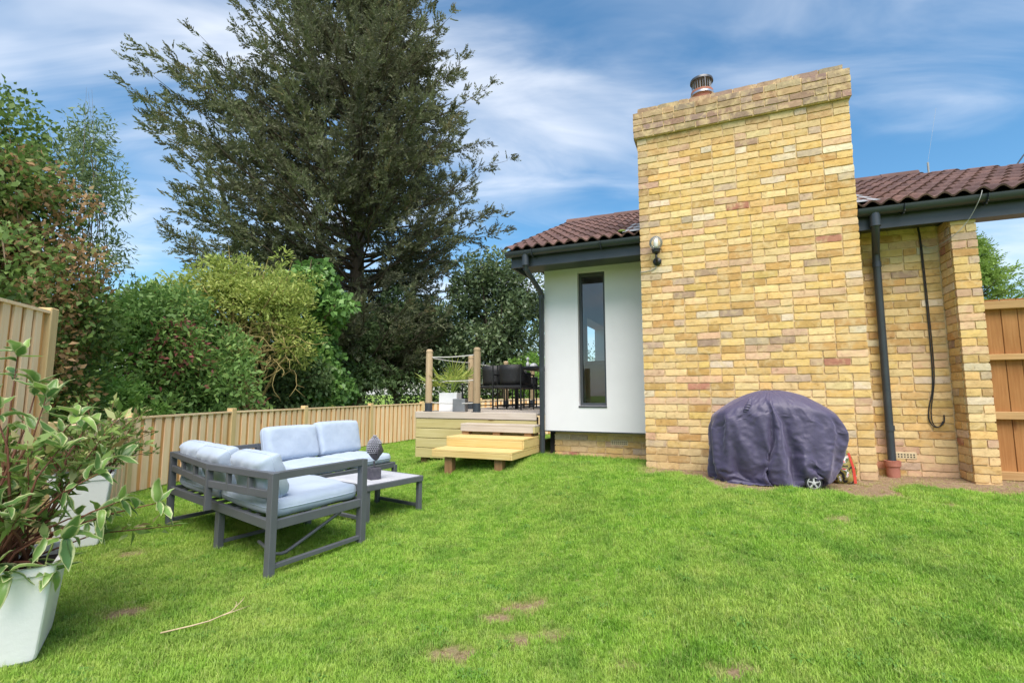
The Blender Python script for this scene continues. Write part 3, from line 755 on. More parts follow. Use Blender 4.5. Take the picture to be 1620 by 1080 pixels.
# eaves: fascia, soffit, gutter
SG0, SG1 = -1.66, 6.2
MB().box((-1.60, 0.135, 2.742), (6.2, 0.16, 2.95)).build('fascia', 'anthracite', house)
mb = MB(); mb.box((-1.60, 0.162, 2.80), (-0.0, RF + 0.02, 2.818)); mb.box((CH_W, 0.162, 2.80), (2.98, 0.475, 2.818)); mb.box((2.98, 0.162, 2.745), (6.2, 0.30, 2.763)); mb.build('soffit', 'anthracite', house)
MB().box((-1.62, 0.14, 2.742), (-1.602, 0.70, 2.99)).build('box_end', 'anthracite', house)
def gutter_run(s0, s1):
    n = 10; vs = []; cy, cz, r_ = 0.07, 2.92, 0.062
    for s in (s0, s1):
        for i in range(n + 1): a_ = PI + PI * i / n; vs.append((s, cy + r_ * math.cos(a_), cz + r_ * math.sin(a_)))
        for i in range(n + 1): a_ = 2 * PI - PI * i / n; vs.append((s, cy + (r_ - 0.004) * math.cos(a_), cz + (r_ - 0.004) * math.sin(a_)))
    m_ = 2 * (n + 1)
    fs = [(i, (i + 1) % m_, m_ + (i + 1) % m_, m_ + i) for i in range(m_)]
    fs += [tuple(range(n + 1)), tuple(m_ + i for i in range(n + 1))[::-1]]
    return MB().add(vs, fs)
gut = gutter_run(SG0, -0.002).build('gutter', 'anthracite', house, smooth=True, autosm=0.6)
gutter_run(CH_W + 0.004, SG1).build('gutter', 'anthracite', house, smooth=True, autosm=0.6)
mb = MB()
for s in (-1.30, -0.45, 2.42, 3.02, 3.8):
    n = 8
    for k in range(n):
        a0 = PI + PI * k / n; a1 = PI + PI * (k + 1) / n
        mb.bar((s, 0.07 + 0.066 * math.cos(a0), 2.92 + 0.066 * math.sin(a0)), (s, 0.07 + 0.066 * math.cos(a1), 2.92 + 0.066 * math.sin(a1)), 0.045, 0.006, up=(1, 0, 0))
mb.build('gutter_bracket', 'anthracite', house)
# downpipes
mb = MB(); mb.tube([(-1.40, 0.07, 2.88), (-1.40, 0.07, 2.74)], 0.045, 14); mb.tube([(-1.40, 0.07, 2.76), (-1.40, 0.085, 2.70), (-1.385, 0.56, 2.51), (-1.382, 0.60, 2.46), (-1.382, 0.605, 0.26)], 0.034, 14)
dp = mb.build('downpipe', 'anthracite', house, smooth=True, autosm=0.7)
mb = MB()
for z in (2.42, 1.45, 0.62): mb.tube([(-1.382, 0.605, z), (-1.382, 0.605, z + 0.05)], 0.039, 14)
mb.box((-1.41, 0.62, 1.46), (-1.358, RF + 0.004, 1.49)); mb.build('pipe_clip', 'anthracite', dp, smooth=True, autosm=0.7)
mb = MB(); mb.tube([(2.20, 0.07, 2.88), (2.20, 0.07, 2.75)], 0.044, 14); mb.tube([(2.20, 0.07, 2.77), (2.20, 0.085, 2.72), (2.262, 0.375, 2.57), (2.266, 0.395, 2.52), (2.262, 0.395, 0.50)], 0.034, 14)
dp2 = mb.build('downpipe', 'anthracite', house, smooth=True, autosm=0.7)
mb = MB()
for z in (2.42, 0.80): mb.tube([(2.266, 0.395, z), (2.266, 0.395, z + 0.055)], 0.039, 14)
mb.build('pipe_clip', 'anthracite', dp2, smooth=True, autosm=0.7)
MB().lathe([(0.052, 0.30), (0.055, 0.46), (0.066, 0.47), (0.068, 0.52), (0.058, 0.523), (0.05, 0.50), (0.048, 0.30)], (2.262, 0.385, 0), 20).build('gully_pipe', 'terracotta', house, smooth=True, autosm=0.6)
# lead flashings where the tiles meet the chimney
mb = MB()
for s, e in ((-0.10, 1), (CH_W + 0.10, -1)):
    for k in range(3):
        mb.bar(roof_pt(s, 0.02 + k * TG, 0.055), roof_pt(s, 0.02 + (k + 1) * TG + 0.02, 0.045), 0.20, 0.004, up=(0, -1, 2))
mb.build('lead_flashing', 'lead', house)
MB().lathe([(0.0, 0.03), (0.04, 0.02), (0.055, 0.0)][::-1], roof_pt(-0.22, 0.12, 0.045), 9).build('moss_clump', 'moss', house, smooth=True)
# air bricks
for s, face, z in ((-0.43, 0.79, 0.5525), (2.37, 0.46, 0.565)):
    ab = MB().box((s - 0.107, face - 0.003, z - 0.033), (s + 0.107, face + 0.03, z + 0.033)).build('air_brick', 'cream_clay', house, bevel=0.003)
    mb = MB()
    for r_ in range(2):
        for c_ in range(8): mb.box((s - 0.092 + c_ * 0.0245, face - 0.0045, z - 0.018 + r_ * 0.022), (s - 0.080 + c_ * 0.0245, face + 0.005, z - 0.006 + r_ * 0.022))
    mb.build('vent_holes', 'dark_void', ab)
# void beside the plinth
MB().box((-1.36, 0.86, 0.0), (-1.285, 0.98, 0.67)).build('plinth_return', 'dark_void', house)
for k in [k for k in win.keys()]: pass

# --- wall lamp on the chimney breast
lamp = thing('wall_lamp', 'clear globe wall lamp on a black bracket fixed to the brick chimney', 'lamp', H(0.185, 0.0, 2.60), -A)
MB().lathe([(0.0, 0.0), (0.042, 0.0), (0.045, 0.012), (0.02, 0.03), (0.0, 0.032)], (0, 0, 0), 18).build('wall_plate', 'black_metal', lamp, smooth=True, autosm=0.6).rotation_euler = (PI / 2, 0, 0)
MB().tube([(0, -0.02, 0), (0, -0.075, -0.01), (0, -0.085, 0.02), (0, -0.085, 0.075)], 0.012, 10).build('arm', 'black_metal', lamp, smooth=True)
MB().lathe([(0.025, 0.07), (0.042, 0.085), (0.045, 0.11), (0.05, 0.112), (0.05, 0.118), (0.03, 0.12)], (0, -0.085, 0), 20).build('lamp_holder', 'black_metal', lamp, smooth=True, autosm=0.6)
MB().lathe([(0.04, 0.115)] + [(0.072 * math.sin(t_), 0.19 - 0.076 * math.cos(t_)) for t_ in np.linspace(0.6, PI - 0.02, 14)], (0, -0.085, 0), 24).build('globe', 'lamp_glass', lamp, smooth=True)
MB().lathe([(0.014, 0.12), (0.022, 0.15), (0.026, 0.19), (0.018, 0.225), (0.0, 0.232)], (0, -0.085, 0), 14).build('bulb', 'white_plastic', lamp, smooth=True)
MB(H(0.185, 0, 2.6)).tube([H(0.165, -0.006, 2.585), H(0.17, -0.008, 2.53), H(0.12, -0.008, 2.508), H(0.03, -0.007, 2.50), H(-0.004, -0.004, 2.50)], 0.004, 6).build('lamp_cable', 'cable_grey', None, smooth=True).location = H(0.185, 0, 2.6)
tag(bpy.data.objects['lamp_cable'], 'thin grey cable running left from the wall lamp bracket', 'cable')
# --- black cable hanging down the side wall
def cable(name, pts, r, mat, label, cat='cable', sub=True):
    P = [Vector(p) for p in pts]; out = []
    for i in range(len(P) - 1):
        p0, p1, p2, p3 = P[max(i - 1, 0)], P[i], P[i + 1], P[min(i + 2, len(P) - 1)]
        for k in range(6):
            t = k / 6; out.append(0.5 * ((2 * p1) + (p2 - p0) * t + (2 * p0 - 5 * p1 + 4 * p2 - p3) * t * t + (3 * p1 - p0 - 3 * p2 + p3) * t ** 3))
    out.append(P[-1]); o = MB(P[0]).tube(out, r, 6).build(name, mat, None, smooth=True); o.location = P[0]
    return tag(o, label, cat)
cable('wall_cable', [H(2.62, 0.40, 2.79), H(2.645, 0.445, 2.6), H(2.655, 0.45, 1.7), H(2.645, 0.45, 1.25), H(2.60, 0.45, 1.02), H(2.595, 0.448, 0.90), H(2.64, 0.445, 0.84), H(2.70, 0.445, 0.885), H(2.71, 0.45, 0.96)], 0.0055, 'black_rubber', 'black cable hanging down the side wall and ending in an open loop')
cable('wall_cable', [H(2.628, 0.39, 2.79), H(2.655, 0.44, 2.55), H(2.668, 0.447, 1.7), H(2.66, 0.447, 1.3), H(2.615, 0.447, 1.0), H(2.62, 0.443, 0.875), H(2.66, 0.44, 0.845), H(2.695, 0.44, 0.90)], 0.0045, 'black_rubber', 'second black cable beside the first, curling inside its loop')
cable('gutter_cable', [H(2.98, 0.0, 2.95), H(2.95, -0.002, 2.86), H(2.90, 0.10, 2.72), H(2.80, 0.16, 2.60), H(2.72, 0.40, 2.57), H(2.66, 0.45, 2.62)], 0.003, 'cable_grey', 'grey cable drooping from the gutter to the wall by the brick pier')
cable('overhead_wire', [H(4.05, 1.95, 3.78), H(5.2, 3.2, 5.1), H(7.5, 6.0, 7.6)], 0.008, 'black_rubber', 'dark overhead wire rising from the tiled roof to the sky', 'wire')
MB(H(3.55, 2.8, 4.2)).tube([H(3.55, 2.8, 4.2), H(3.55, 2.8, 4.36)], 0.012, 6).tube([H(3.55, 2.8, 4.36), H(3.75, 2.95, 5.2)], 0.0014, 4).build('roof_aerial', 'pole_grey', None).location = H(3.55, 2.8, 4.2)
tag(bpy.data.objects['roof_aerial'], 'thin wire aerial standing on the roof at the end of the ridge', 'aerial')

# ================================================================== wooden gate beside the pier
gate = thing('wooden_gate', 'orange brown closeboard gate with three rails beside the brick pier', 'gate', H(2.98, 0.50, 0.36), -A)
x = 0.0; k = 0
while x < 1.5:
    bwid = 0.118 + random.uniform(-.004, .004)
    MB().box((-bwid / 2 + 0.0025, -0.011, 0.04), (bwid / 2 - 0.0025, 0.011, 1.68)).build('board', 'gate_wood', gate, bevel=0.003).location = (x + bwid / 2, random.uniform(-.002, .002), 0)
    x += bwid; k += 1
for z, h in ((1.62, 0.075), (1.135, 0.055), (0.60, 0.07), (0.06, 0.075)):
    MB().box((-0.75, -0.028, -h / 2), (0.75, 0.028, h / 2)).build('rail', 'gate_rail', gate, bevel=0.004).location = (0.75, -0.04, z)

# ================================================================== timber deck, its balustrade and steps
DZ = 0.905; DS0, DS1 = -3.345, -1.475; DO0, DO1 = RF, 5.6
deck = thing('timber_deck', 'raised timber deck with round posts and rope rails beside the white wall', 'deck', H(DS0, DO0, 0.2), -A)
def D_(s, o, z): return (s - DS0, o - DO0, z - 0.2)
k = 0; o_ = DO0 + 0.03
while o_ < DO1:
    bo = MB().box((-(DS1 - DS0) / 2, 0.0, -0.028), ((DS1 - DS0) / 2, 0.139, 0)).build('deck_board', 'grey_timber', deck, bevel=0.004)
    bo.location = D_((DS0 + DS1) / 2, o_, DZ - random.uniform(0, 0.002)); o_ += 0.145
def board(parent, name, a_, b_, mat, T, bevel=0.004):
    """board given by two corners in house coordinates; origin at its centre"""
    c = [(p + q) / 2 for p, q in zip(a_, b_)]; h = [abs(q - p) / 2 for p, q in zip(a_, b_)]
    o = MB().box((-h[0], -h[1], -h[2]), tuple(h)).build(name, mat, parent, bevel=bevel); o.location = T(*c); return o
board(deck, 'edge_board', (DS0, DO0 - 0.028, 0.815), (DS1, DO0 - 0.0, DZ + 0.001), 'grey_timber', D_)
board(deck, 'edge_board', (DS0 - 0.03, DO0, 0.815), (DS0 - 0.002, DO1, DZ + 0.001), 'grey_timber', D_)
for k in range(4):
    z0 = 0.258 + k * 0.139
    board(deck, 'skirt_board', (DS0 + 0.002, DO0 - 0.018, z0), (DS1, DO0 + 0.004, z0 + 0.131), 'green_timber', D_, 0.004)
    bo = board(deck, 'skirt_board', (DS0 - 0.02, DO0 + 0.006, z0), (DS0 - 0.001, DO1, z0 + 0.1365), 'green_timber', D_, 0.003)
for s, o in ((DS0 + 0.1, DO0 + 0.1), (DS0 + 0.1, 3.0), (DS1 - 0.1, DO0 + 0.15)):
    board(deck, 'support', (s - 0.05, o - 0.05, -0.05), (s + 0.05, o + 0.05, 0.85), 'sawn_block', D_)
def deck_post(s, o):
    prof = [(0.051, 0.0), (0.051, 0.83), (0.047, 0.85), (0.047, 0.858), (0.051, 0.87), (0.050, 0.885), (0.042, 0.902), (0.025, 0.912), (0.0, 0.915)]
    p_ = MB().lathe(prof, (0, 0, 0), 18).build('post', 'post_timber', deck, smooth=True, autosm=0.6); p_.location = D_(s, o, DZ)
    br = MB().lathe([(0.053, 0.0), (0.056, 0.0), (0.056, 0.125), (0.053, 0.125)], (0, 0, 0), 18).box((-0.075, -0.02, 0), (-0.052, 0.02, 0.008)).build('post_shoe', 'anthracite', p_, smooth=True, autosm=0.6)
    return p_
PST = [(-3.19, 0.73), (-3.19, 2.05), (-3.19, 3.55), (-3.19, 5.05)]
for s, o in PST: deck_post(s, o)
deck_post(-2.40, 0.73)
for s, o in ((-2.3, 5.4), (-1.6, 5.4)): deck_post(s, o)
def rope(p, q, sag=0.015):
    p = Vector(p); q = Vector(q)
    MB().tube([p.lerp(q, k / 8) - Vector((0, 0, sag * math.sin(PI * k / 8))) for k in range(9)], 0.008, 6).build('rope', 'rope', deck, smooth=True)
for h in (0.79, 0.45, 0.13):
    for i in range(3): rope(D_(PST[i][0], PST[i][1], DZ + h), D_(PST[i + 1][0], PST[i + 1][1], DZ + h))
    rope(D_(-3.19, 0.73, DZ + h + 0.005), D_(-2.40, 0.73, DZ + h + 0.02 if h > .7 else DZ + h))
    rope(D_(-3.19, 5.05, DZ + h), D_(-2.3, 5.4, DZ + h)); rope(D_(-2.3, 5.4, DZ + h), D_(-1.6, 5.4, DZ + h))
steps = thing('deck_steps', 'three wide timber steps on blocks leading up to the deck', 'steps', H(-2.48, -0.3, 0.2), -A)
def T_(s, o, z): return (s + 2.48, o + 0.3, z - 0.2)
def step(s0, s1, o0, o1, z0, z1, matf, mats, treads):
    dep = (o1 - o0); n = treads; wdt = dep / n
    for k in range(n): board(steps, 'tread_board', (s0, o0 + k * wdt + 0.002, z1 - 0.026), (s1, o0 + (k + 1) * wdt - 0.003, z1), matf, T_, 0.003)
    board(steps, 'riser_board', (s0 + 0.001, o0 + 0.001, z0), (s1 - 0.024, o0 + 0.024, z1 - 0.028), matf, T_, 0.003)
    board(steps, 'side_board', (s1 - 0.022, o0 + 0.002, z0), (s1 - 0.001, o1, z1 - 0.028), mats, T_, 0.003)
    board(steps, 'side_board', (s0 + 0.001, o0 + 0.026, z0), (s0 + 0.022, o1, z1 - 0.028), mats, T_, 0.003)
step(-2.48, -1.425, -0.30, 0.62, 0.412, 0.502, 'new_timber', 'new_timber', 6)
step(-2.49, -1.422, 0.06, 0.61, 0.505, 0.622, 'new_timber', 'new_timber', 4)
step(-2.48, -1.416, 0.41, 0.605, 0.665, 0.766, 'grey_timber', 'green_timber', 2)
for s in (-2.42, -1.96, -1.52): board(steps, 'block', (s - 0.05, 0.43, 0.60), (s + 0.05, 0.55, 0.69), 'sawn_block', T_)
for s, o in ((-2.28, -0.20), (-1.62, -0.20), (-2.28, 0.35), (-1.62, 0.35)): board(steps, 'block', (s - 0.05, o - 0.05, 0.05), (s + 0.05, o + 0.05, 0.43), 'sawn_block', T_)

# ================================================================== garden fences
def fence(name, label, pts, htop, post_ext, pitch, parts_mat=('fence_light', 'fence_tan'), base=0.03, posts_at=None, face=1):
    """board-on-board fence along a polyline of posts. face: side on which the front boards stand"""
    p0 = Vector((*pts[0], 0)); t = thing(name, label, 'fence', p0)
    meshes = {}
    for i in range(len(pts) - 1):
        a_ = Vector((*pts[i], 0)); b_ = Vector((*pts[i + 1], 0)); d = b_ - a_; ln = d.length; d.normalize(); nrm = Vector((d.y, -d.x, 0)) * face
        ang = math.atan2(d.y, d.x)
        n = max(1, round((ln - 0.1) / pitch)); st = (ln - 0.1) / n
        h0, h1 = htop[i], htop[i + 1]
        for k in range(n * 2):
            u_ = 0.05 + st * (k / 2 + 0.25); front = k % 2 == 0
            pw = a_ + d * u_ + nrm * (0.020 if front else 0.0)
            zt = h0 + (h1 - h0) * u_ / ln - 0.03 + random.uniform(-.004, .002); zb = g(pw.x, pw.y) + base
            key = (front, random.randrange(3), round(st, 2))
            if key not in meshes:
                wd = st * (0.60 if front else 0.66); m_ = MB(); e = random.uniform(-.002, .002)
                m_.add([(-wd / 2, -0.008, 0), (wd / 2, -0.008, 0), (wd / 2, 0.008, 0), (-wd / 2, 0.008, 0), (-wd / 2 + e, -0.008, 1), (wd / 2 + e, -0.008, 1), (wd / 2 + e, 0.008, 1), (-wd / 2 + e, 0.008, 1)], [(0, 3, 2, 1), (4, 5, 6, 7), (0, 1, 5, 4), (1, 2, 6, 5), (2, 3, 7, 6), (3, 0, 4, 7)])
                meshes[key] = m_.mesh('board', parts_mat[0] if front else parts_mat[1])
            o = link('board', meshes[key], t, (pw.x - p0.x, pw.y - p0.y, zb), (0, random.uniform(-.006, .006), ang), (1, 1, zt - zb))
        za, zb_ = h0 - 0.02, h1 - 0.02
        MB(p0).bar(a_ + d * 0.05 + nrm * 0.01 + Vector((0, 0, za)), b_ - d * 0.05 + nrm * 0.01 + Vector((0, 0, zb_)), 0.06, 0.022).build('cap_rail', parts_mat[0], t)
        for f_ in (0.2, 0.8):
            MB(p0).bar(a_ + d * 0.05 - nrm * 0.03 + Vector((0, 0, za * f_)), b_ - d * 0.05 - nrm * 0.03 + Vector((0, 0, zb_ * f_)), 0.035, 0.06).build('back_rail', parts_mat[1], t)
    for i, (x, y) in enumerate(pts):
        h = htop[i] + post_ext; z = g(x, y) - 0.1
        d = Vector(pts[min(i + 1, len(pts) - 1)]) - Vector(pts[max(i - 1, 0)])
        m_ = MB().box((-0.048, -0.048, 0), (0.048, 0.048, h - z)).build('post', 'fence_post', t, bevel=0.006)
        m_.location = (x - p0.x, y - p0.y, z); m_.rotation_euler = (0, 0, math.atan2(d.y, d.x))
    return t
LOW = [(-3.66, 3.98), (-4.45, 5.80), (-4.25, 7.55), (-3.86, 9.25), (-3.20, 11.25), (-2.35, 12.95), (-0.9, 13.9), (0.9, 14.3), (2.7, 14.2)]
fence('low_fence', 'low vertical board fence running round the back of the lawn', LOW, [0.90, 0.90, 0.91, 0.91, 0.92, 0.94, 1.02, 1.06, 1.08], 0.035, 0.145)
TALL = [(-2.86, 1.35), (-3.24, 2.52), (-3.60, 3.78)]
fence('tall_fence', 'tall vertical board fence panel behind the white planters', TALL, [1.80, 1.80, 1.80], 0.015, 0.125)

# ================================================================== garden sofas
def V3(p, z=0.0): return Vector((p[0], p[1], z))
SA, SB, SC = Vector((-1.546, 3.275)), Vector((-1.179, 3.977)), Vector((-3.02, 4.486))
E1 = (SB - SA).normalized(); LA = (SB - SA).length            # arm direction, towards the back of the garden
E2 = Vector((E1.y, -E1.x))
SM = Vector((-2.22, 3.70))                                    # bend of the back rail
SD_ = SC + E1 * LA
GF = {id(None): 0}
def zg(p): return g(p[0], p[1])
near = thing('corner_sofa', 'grey metal corner sofa frame standing nearest with its bent back rail towards us', 'sofa', V3(SA))
O_ = V3(SA)
W = 0.05
def leg(par, off, p, z1, z0=-0.02, w_=W, name='leg'):
    m_ = MB(off).box((p[0] - w_ / 2, p[1] - w_ / 2, z0), (p[0] + w_ / 2, p[1] + w_ / 2, z1)).build(name, 'frame_grey', par, bevel=0.003); return m_
def legr(par, off, p, d, z1, z0=-0.02, w_=W, w2=None, name='leg'):
    """square leg turned to stand in line with direction d"""
    MB(off).bar(V3(p, z0), V3(p, z1), w_, w2 or w_, up=(d.x, d.y, 0)).build(name, 'frame_grey', par, bevel=0.003)
def rail(par, off, p, q, z, w_=0.04, h=0.04, name='rail', mat='frame_grey', z2=None):
    return MB(off).bar(V3(p, z), V3(q, z if z2 is None else z2), w_, h).build(name, mat, par, bevel=0.003)
TOPZ, SEATZ, MIDZ = 0.645, 0.315, 0.505
dAC = (SC - SA).normalized()
legr(near, O_, SA, E1, TOPZ); legr(near, O_, SB, E1, TOPZ, w_=0.055); legr(near, O_, SC, dAC, TOPZ)
DL = Vector((-2.195, 3.828)); legr(near, O_, DL, E1, SEATZ); EL = Vector((-1.81, 4.507)); legr(near, O_, EL, E1, SEATZ)
FD = SC + E1 * LA; legr(near, O_, FD, E1, SEATZ)
rail(near, O_, SA + E1 * 0.02, SB - E1 * 0.02, TOPZ - 0.022, 0.045, 0.05, 'arm'); rail(near, O_, SA, SM, TOPZ - 0.02, 0.045, 0.045, 'top_rail'); rail(near, O_, SM, SC, TOPZ - 0.02, 0.045, 0.045, 'top_rail')
rail(near, O_, SA, SM, MIDZ, 0.03, 0.05, 'middle_rail'); rail(near, O_, SM, SC, MIDZ, 0.03, 0.05, 'middle_rail')
for a_, b_ in ((SA, SB), (SA, SC), (SB, FD), (SC, FD)):
    rail(near, O_, a_, b_, SEATZ, 0.035, 0.06, 'seat_rail')
rail(near, O_, SA + E1 * .02, SB - E1 * .02, 0.055, 0.03, 0.03, 'stretcher'); rail(near, O_, SC, FD, 0.055, 0.03, 0.03, 'stretcher'); rail(near, O_, DL, EL, 0.055, 0.025, 0.025, 'stretcher')
for k in range(1, 12):
    a_ = SA.lerp(SC, k / 12); rail(near, O_, a_, a_ + E1 * LA, SEATZ + 0.01, 0.05, 0.014, 'seat_slat')
for a_, b_, n in ((SA, SM, 3), (SM, SC, 3)):
    for k in range(1, n):
        p_ = a_.lerp(b_, k / n); MB(O_).bar(V3(p_, MIDZ - 0.02), V3(p_, TOPZ - 0.04), 0.03, 0.03, up=(dAC.x, dAC.y, 0)).build('spindle', 'frame_grey', near, bevel=0.002)
MB(O_).bar(V3(SM, SEATZ), V3(SM, TOPZ - 0.04), 0.045, 0.035, up=(dAC.x, dAC.y, 0)).build('back_post', 'frame_grey', near, bevel=0.002)
# folding stay under the seat
q0 = SA.lerp(SB, 0.80) - E2 * 0.06; q1 = SA.lerp(SB, 0.20) - E2 * 0.10; q2 = SA - E2 * 0.28 + E1 * 0.12
pts = [V3(q0, SEATZ - 0.02), V3(q0, SEATZ - 0.05), V3(q1 + E1 * 0.10, 0.105), V3(q1 + E1 * 0.04, 0.085), V3(q1, 0.085), V3(q1 - E1 * 0.06, 0.10), V3(q2, 0.15)]
MB(O_).tube(pts, 0.012, 8).build('folding_stay', 'frame_grey', near, smooth=True)

FS0 = SC + E1 * LA; FE = SC + E1 * 2.14; FDp = 0.69
far = thing('two_seat_sofa', 'grey metal two seat sofa frame by the fence behind the low table', 'sofa', V3(FS0)); F_ = V3(FS0)
for p_, z_ in ((FS0 + E1 * .03, TOPZ), (FE, TOPZ), (FE + E2 * FDp, SEATZ), (FS0 + E1 * .03 + E2 * FDp, SEATZ)): legr(far, F_, p_, E1, z_)
rail(far, F_, SC + E1 * 0.03, FS0, TOPZ - 0.02, 0.04, 0.04, 'top_rail'); rail(far, F_, FS0, FE, TOPZ - 0.02, 0.04, 0.04, 'top_rail'); rail(far, F_, FS0, FE, MIDZ, 0.03, 0.045, 'middle_rail')
for a_, b_ in ((FS0, FE), (FE, FE + E2 * FDp), (FS0 + E2 * FDp, FE + E2 * FDp), (FS0 + E1 * 0.03, FS0 + E1 * 0.03 + E2 * FDp)): rail(far, F_, a_, b_, SEATZ, 0.035, 0.06, 'seat_rail')
rail(far, F_, FE, FE + E2 * FDp, 0.055, 0.03, 0.03, 'stretcher'); rail(far, F_, FS0 + E1 * .03, FS0 + E1 * .03 + E2 * FDp, 0.055, 0.03, 0.03, 'stretcher')
for k in range(1, 9): a_ = FS0.lerp(FE, k / 9); rail(far, F_, a_, a_ + E2 * FDp, SEATZ + 0.01, 0.05, 0.014, 'seat_slat')

def cushion(name, label, quad, z0, thick, tilt=None, group=None, puff=0.035, seed=0):
    """soft box: quad = four ground-plan corners (or four 3D corners of the mid-plane), thick = thickness"""
    n = 22; m_ = 22; rs = np.random.default_rng(seed + 3)
    c = [Vector(p) if len(p) == 3 else Vector((p[0], p[1], z0 + thick / 2)) for p in quad]
    nrm = (c[1] - c[0]).cross(c[3] - c[0]).normalized()
    ctr = sum(c, Vector()) / 4
    def sq(t, e=0.0): return t
    vs = []; ph = rs.random(4) * 6
    L0 = (c[1] - c[0]).length; L1 = (c[3] - c[0]).length; rad = min(thick * 0.5, 0.05)
    # superellipsoid-like shell: param u around section, v across
    def mid(a_, b_): return (c[0] * (1 - a_) + c[1] * a_) * (1 - b_) + (c[3] * (1 - a_) + c[2] * a_) * b_
    def prof(t, Lx):            # height fraction near an edge: quarter circle of radius rad, then crown
        d = min(t, 1 - t) * Lx
        e = math.sqrt(max(0.0, 1 - (1 - min(d / rad, 1)) ** 2))
        return e
    def samp(n_, Lx):
        k = rad / Lx; a_ = [k * (1 - math.cos(PI / 2 * i / 5)) for i in range(6)]
        return a_ + list(np.linspace(k, 1 - k, n_)[1:-1]) + [1 - q_ for q_ in a_[::-1]]
    us = samp(14, L0); vs_ = samp(12, L1); mb = MB(ctr); grid = {}
    verts = []
    for side in (1, -1):
        for i, a_ in enumerate(us):
            for j, b_ in enumerate(vs_):
                e = prof(a_, L0) * prof(b_, L1) if False else min(prof(a_, L0), prof(b_, L1))
                crown = puff * (math.sin(PI * a_) * math.sin(PI * b_)) ** 0.5 if 0 < a_ < 1 and 0 < b_ < 1 else 0
                wr_ = 0.004 * (math.sin(a_ * 9 + ph[0]) * math.sin(b_ * 7 + ph[1]) + 0.7 * math.sin(a_ * 21 + b_ * 15 + ph[2]))
                edge = min(a_, 1 - a_) * L0 < rad * 2 or min(b_, 1 - b_) * L1 < rad * 2
                if edge: wr_ += 0.003 * math.sin((a_ * L0 + b_ * L1) * 95 + ph[3])
                h = e * (thick / 2) + crown * 0.55 + wr_ * e
                # corners pulled in a little
                ca = (a_ - 0.5); cb = (b_ - 0.5); pin = 1 - 0.05 * (abs(2 * ca) ** 6) * (abs(2 * cb) ** 6)
                bow = 1 + 0.012 * (1 - abs(2 * cb) ** 2) * abs(2 * ca) + 0.012 * (1 - abs(2 * ca) ** 2) * abs(2 * cb)
                p_ = mid(0.5 + ca * pin * bow, 0.5 + cb * pin * bow) + nrm * side * h
                verts.append(p_)
    nu, nvv = len(us), len(vs_)
    def ID(s, i, j): return s * nu * nvv + i * nvv + j
    fs = []
    for i in range(nu - 1):
        for j in range(nvv - 1):
            fs.append((ID(0, i, j), ID(0, i + 1, j), ID(0, i + 1, j + 1), ID(0, i, j + 1))); fs.append((ID(1, i, j + 1), ID(1, i + 1, j + 1), ID(1, i + 1, j), ID(1, i, j)))
    mb.add(verts, fs)
    me = mb.mesh(name, 'cushion_cloth', smooth=True)
    bm = bmesh.new(); bm.from_mesh(me); bmesh.ops.remove_doubles(bm, verts=bm.verts, dist=0.0006); bmesh.ops.recalc_face_normals(bm, faces=bm.faces); bm.to_mesh(me); bm.free()
    me.polygons.foreach_set('use_smooth', [True] * len(me.polygons))
    o = link(name, me); o.location = ctr
    per = [(i / 10, 0) for i in range(11)] + [(1, i / 10) for i in range(1, 11)] + [(1 - i / 10, 1) for i in range(1, 11)] + [(0, 1 - i / 10) for i in range(1, 11)]
    def edge_pt(a_, b_):
        ca = (a_ - 0.5); cb = (b_ - 0.5); pin = 1 - 0.05 * (abs(2 * ca) ** 6) * (abs(2 * cb) ** 6); bow = 1 + 0.012 * (1 - abs(2 * cb) ** 2) * abs(2 * ca) + 0.012 * (1 - abs(2 * ca) ** 2) * abs(2 * cb)
        return mid(0.5 + ca * pin * bow, 0.5 + cb * pin * bow)
    MB(ctr).tube([edge_pt(*p_) for p_ in per], 0.0045, 6, False).build('piping', 'cushion_cloth', o, smooth=True)
    return tag(o, label, 'cushion', group)
G1 = 'pale blue sofa cushions'
def shift(p, d, k): return Vector(p) + d * k
# seat cushions of the near sofa
SZ = SEATZ + 0.033
q0 = SA + E1 * 0.03 + dAC * 0.03; q3 = SB - E1 * 0.0 + dAC * 0.03; mA = SA.lerp(SC, 0.5) + E1 * 0.03; mB = mA + E1 * (LA - 0.03)
cushion('seat_cushion', 'pale blue seat cushion on the near sofa beside its open armrest', [q0, mA - dAC * 0.005, mB - dAC * 0.005, q3], SZ, 0.10, group=G1, seed=1)
cushion('seat_cushion', 'pale blue seat cushion in the corner of the near sofa', [mA + dAC * 0.01, SC + E1 * 0.03 - dAC * 0.03, SC + E1 * LA - dAC * 0.03, mB + dAC * 0.01], SZ, 0.10, group=G1, seed=2)
def back_cushion(label, a_, b_, inward, seed, z0=SZ + 0.10, h=0.30, thick=0.15, lean=0.10, base_in=0.13):
    d = (b_ - a_).normalized(); i3 = V3(inward)
    p0 = V3(a_, z0) + i3 * base_in; p1 = V3(b_, z0) + i3 * base_in
    p2 = V3(b_, z0 + h) + i3 * (base_in - lean); p3 = V3(a_, z0 + h) + i3 * (base_in - lean)
    return cushion('back_cushion', label, [p0, p1, p2, p3], 0, thick, group=G1, puff=0.03, seed=seed)
back_cushion('pale blue back cushion in the near sofa at its armrest end', SA.lerp(SC, 0.055), SA.lerp(SC, 0.335), E1, 11)
back_cushion('pale blue back cushion in the middle of the near sofa back', SA.lerp(SC, 0.375), SA.lerp(SC, 0.635), E1, 12, lean=0.14)
back_cushion('pale blue back cushion of the near sofa furthest from its armrest', SA.lerp(SC, 0.68), SA.lerp(SC, 0.93), E1, 13, lean=0.07)
f1 = FS0.lerp(FE, 0.02); f2 = FS0.lerp(FE, 0.50); f3 = FS0.lerp(FE, 0.51); f4 = FS0.lerp(FE, 0.98)
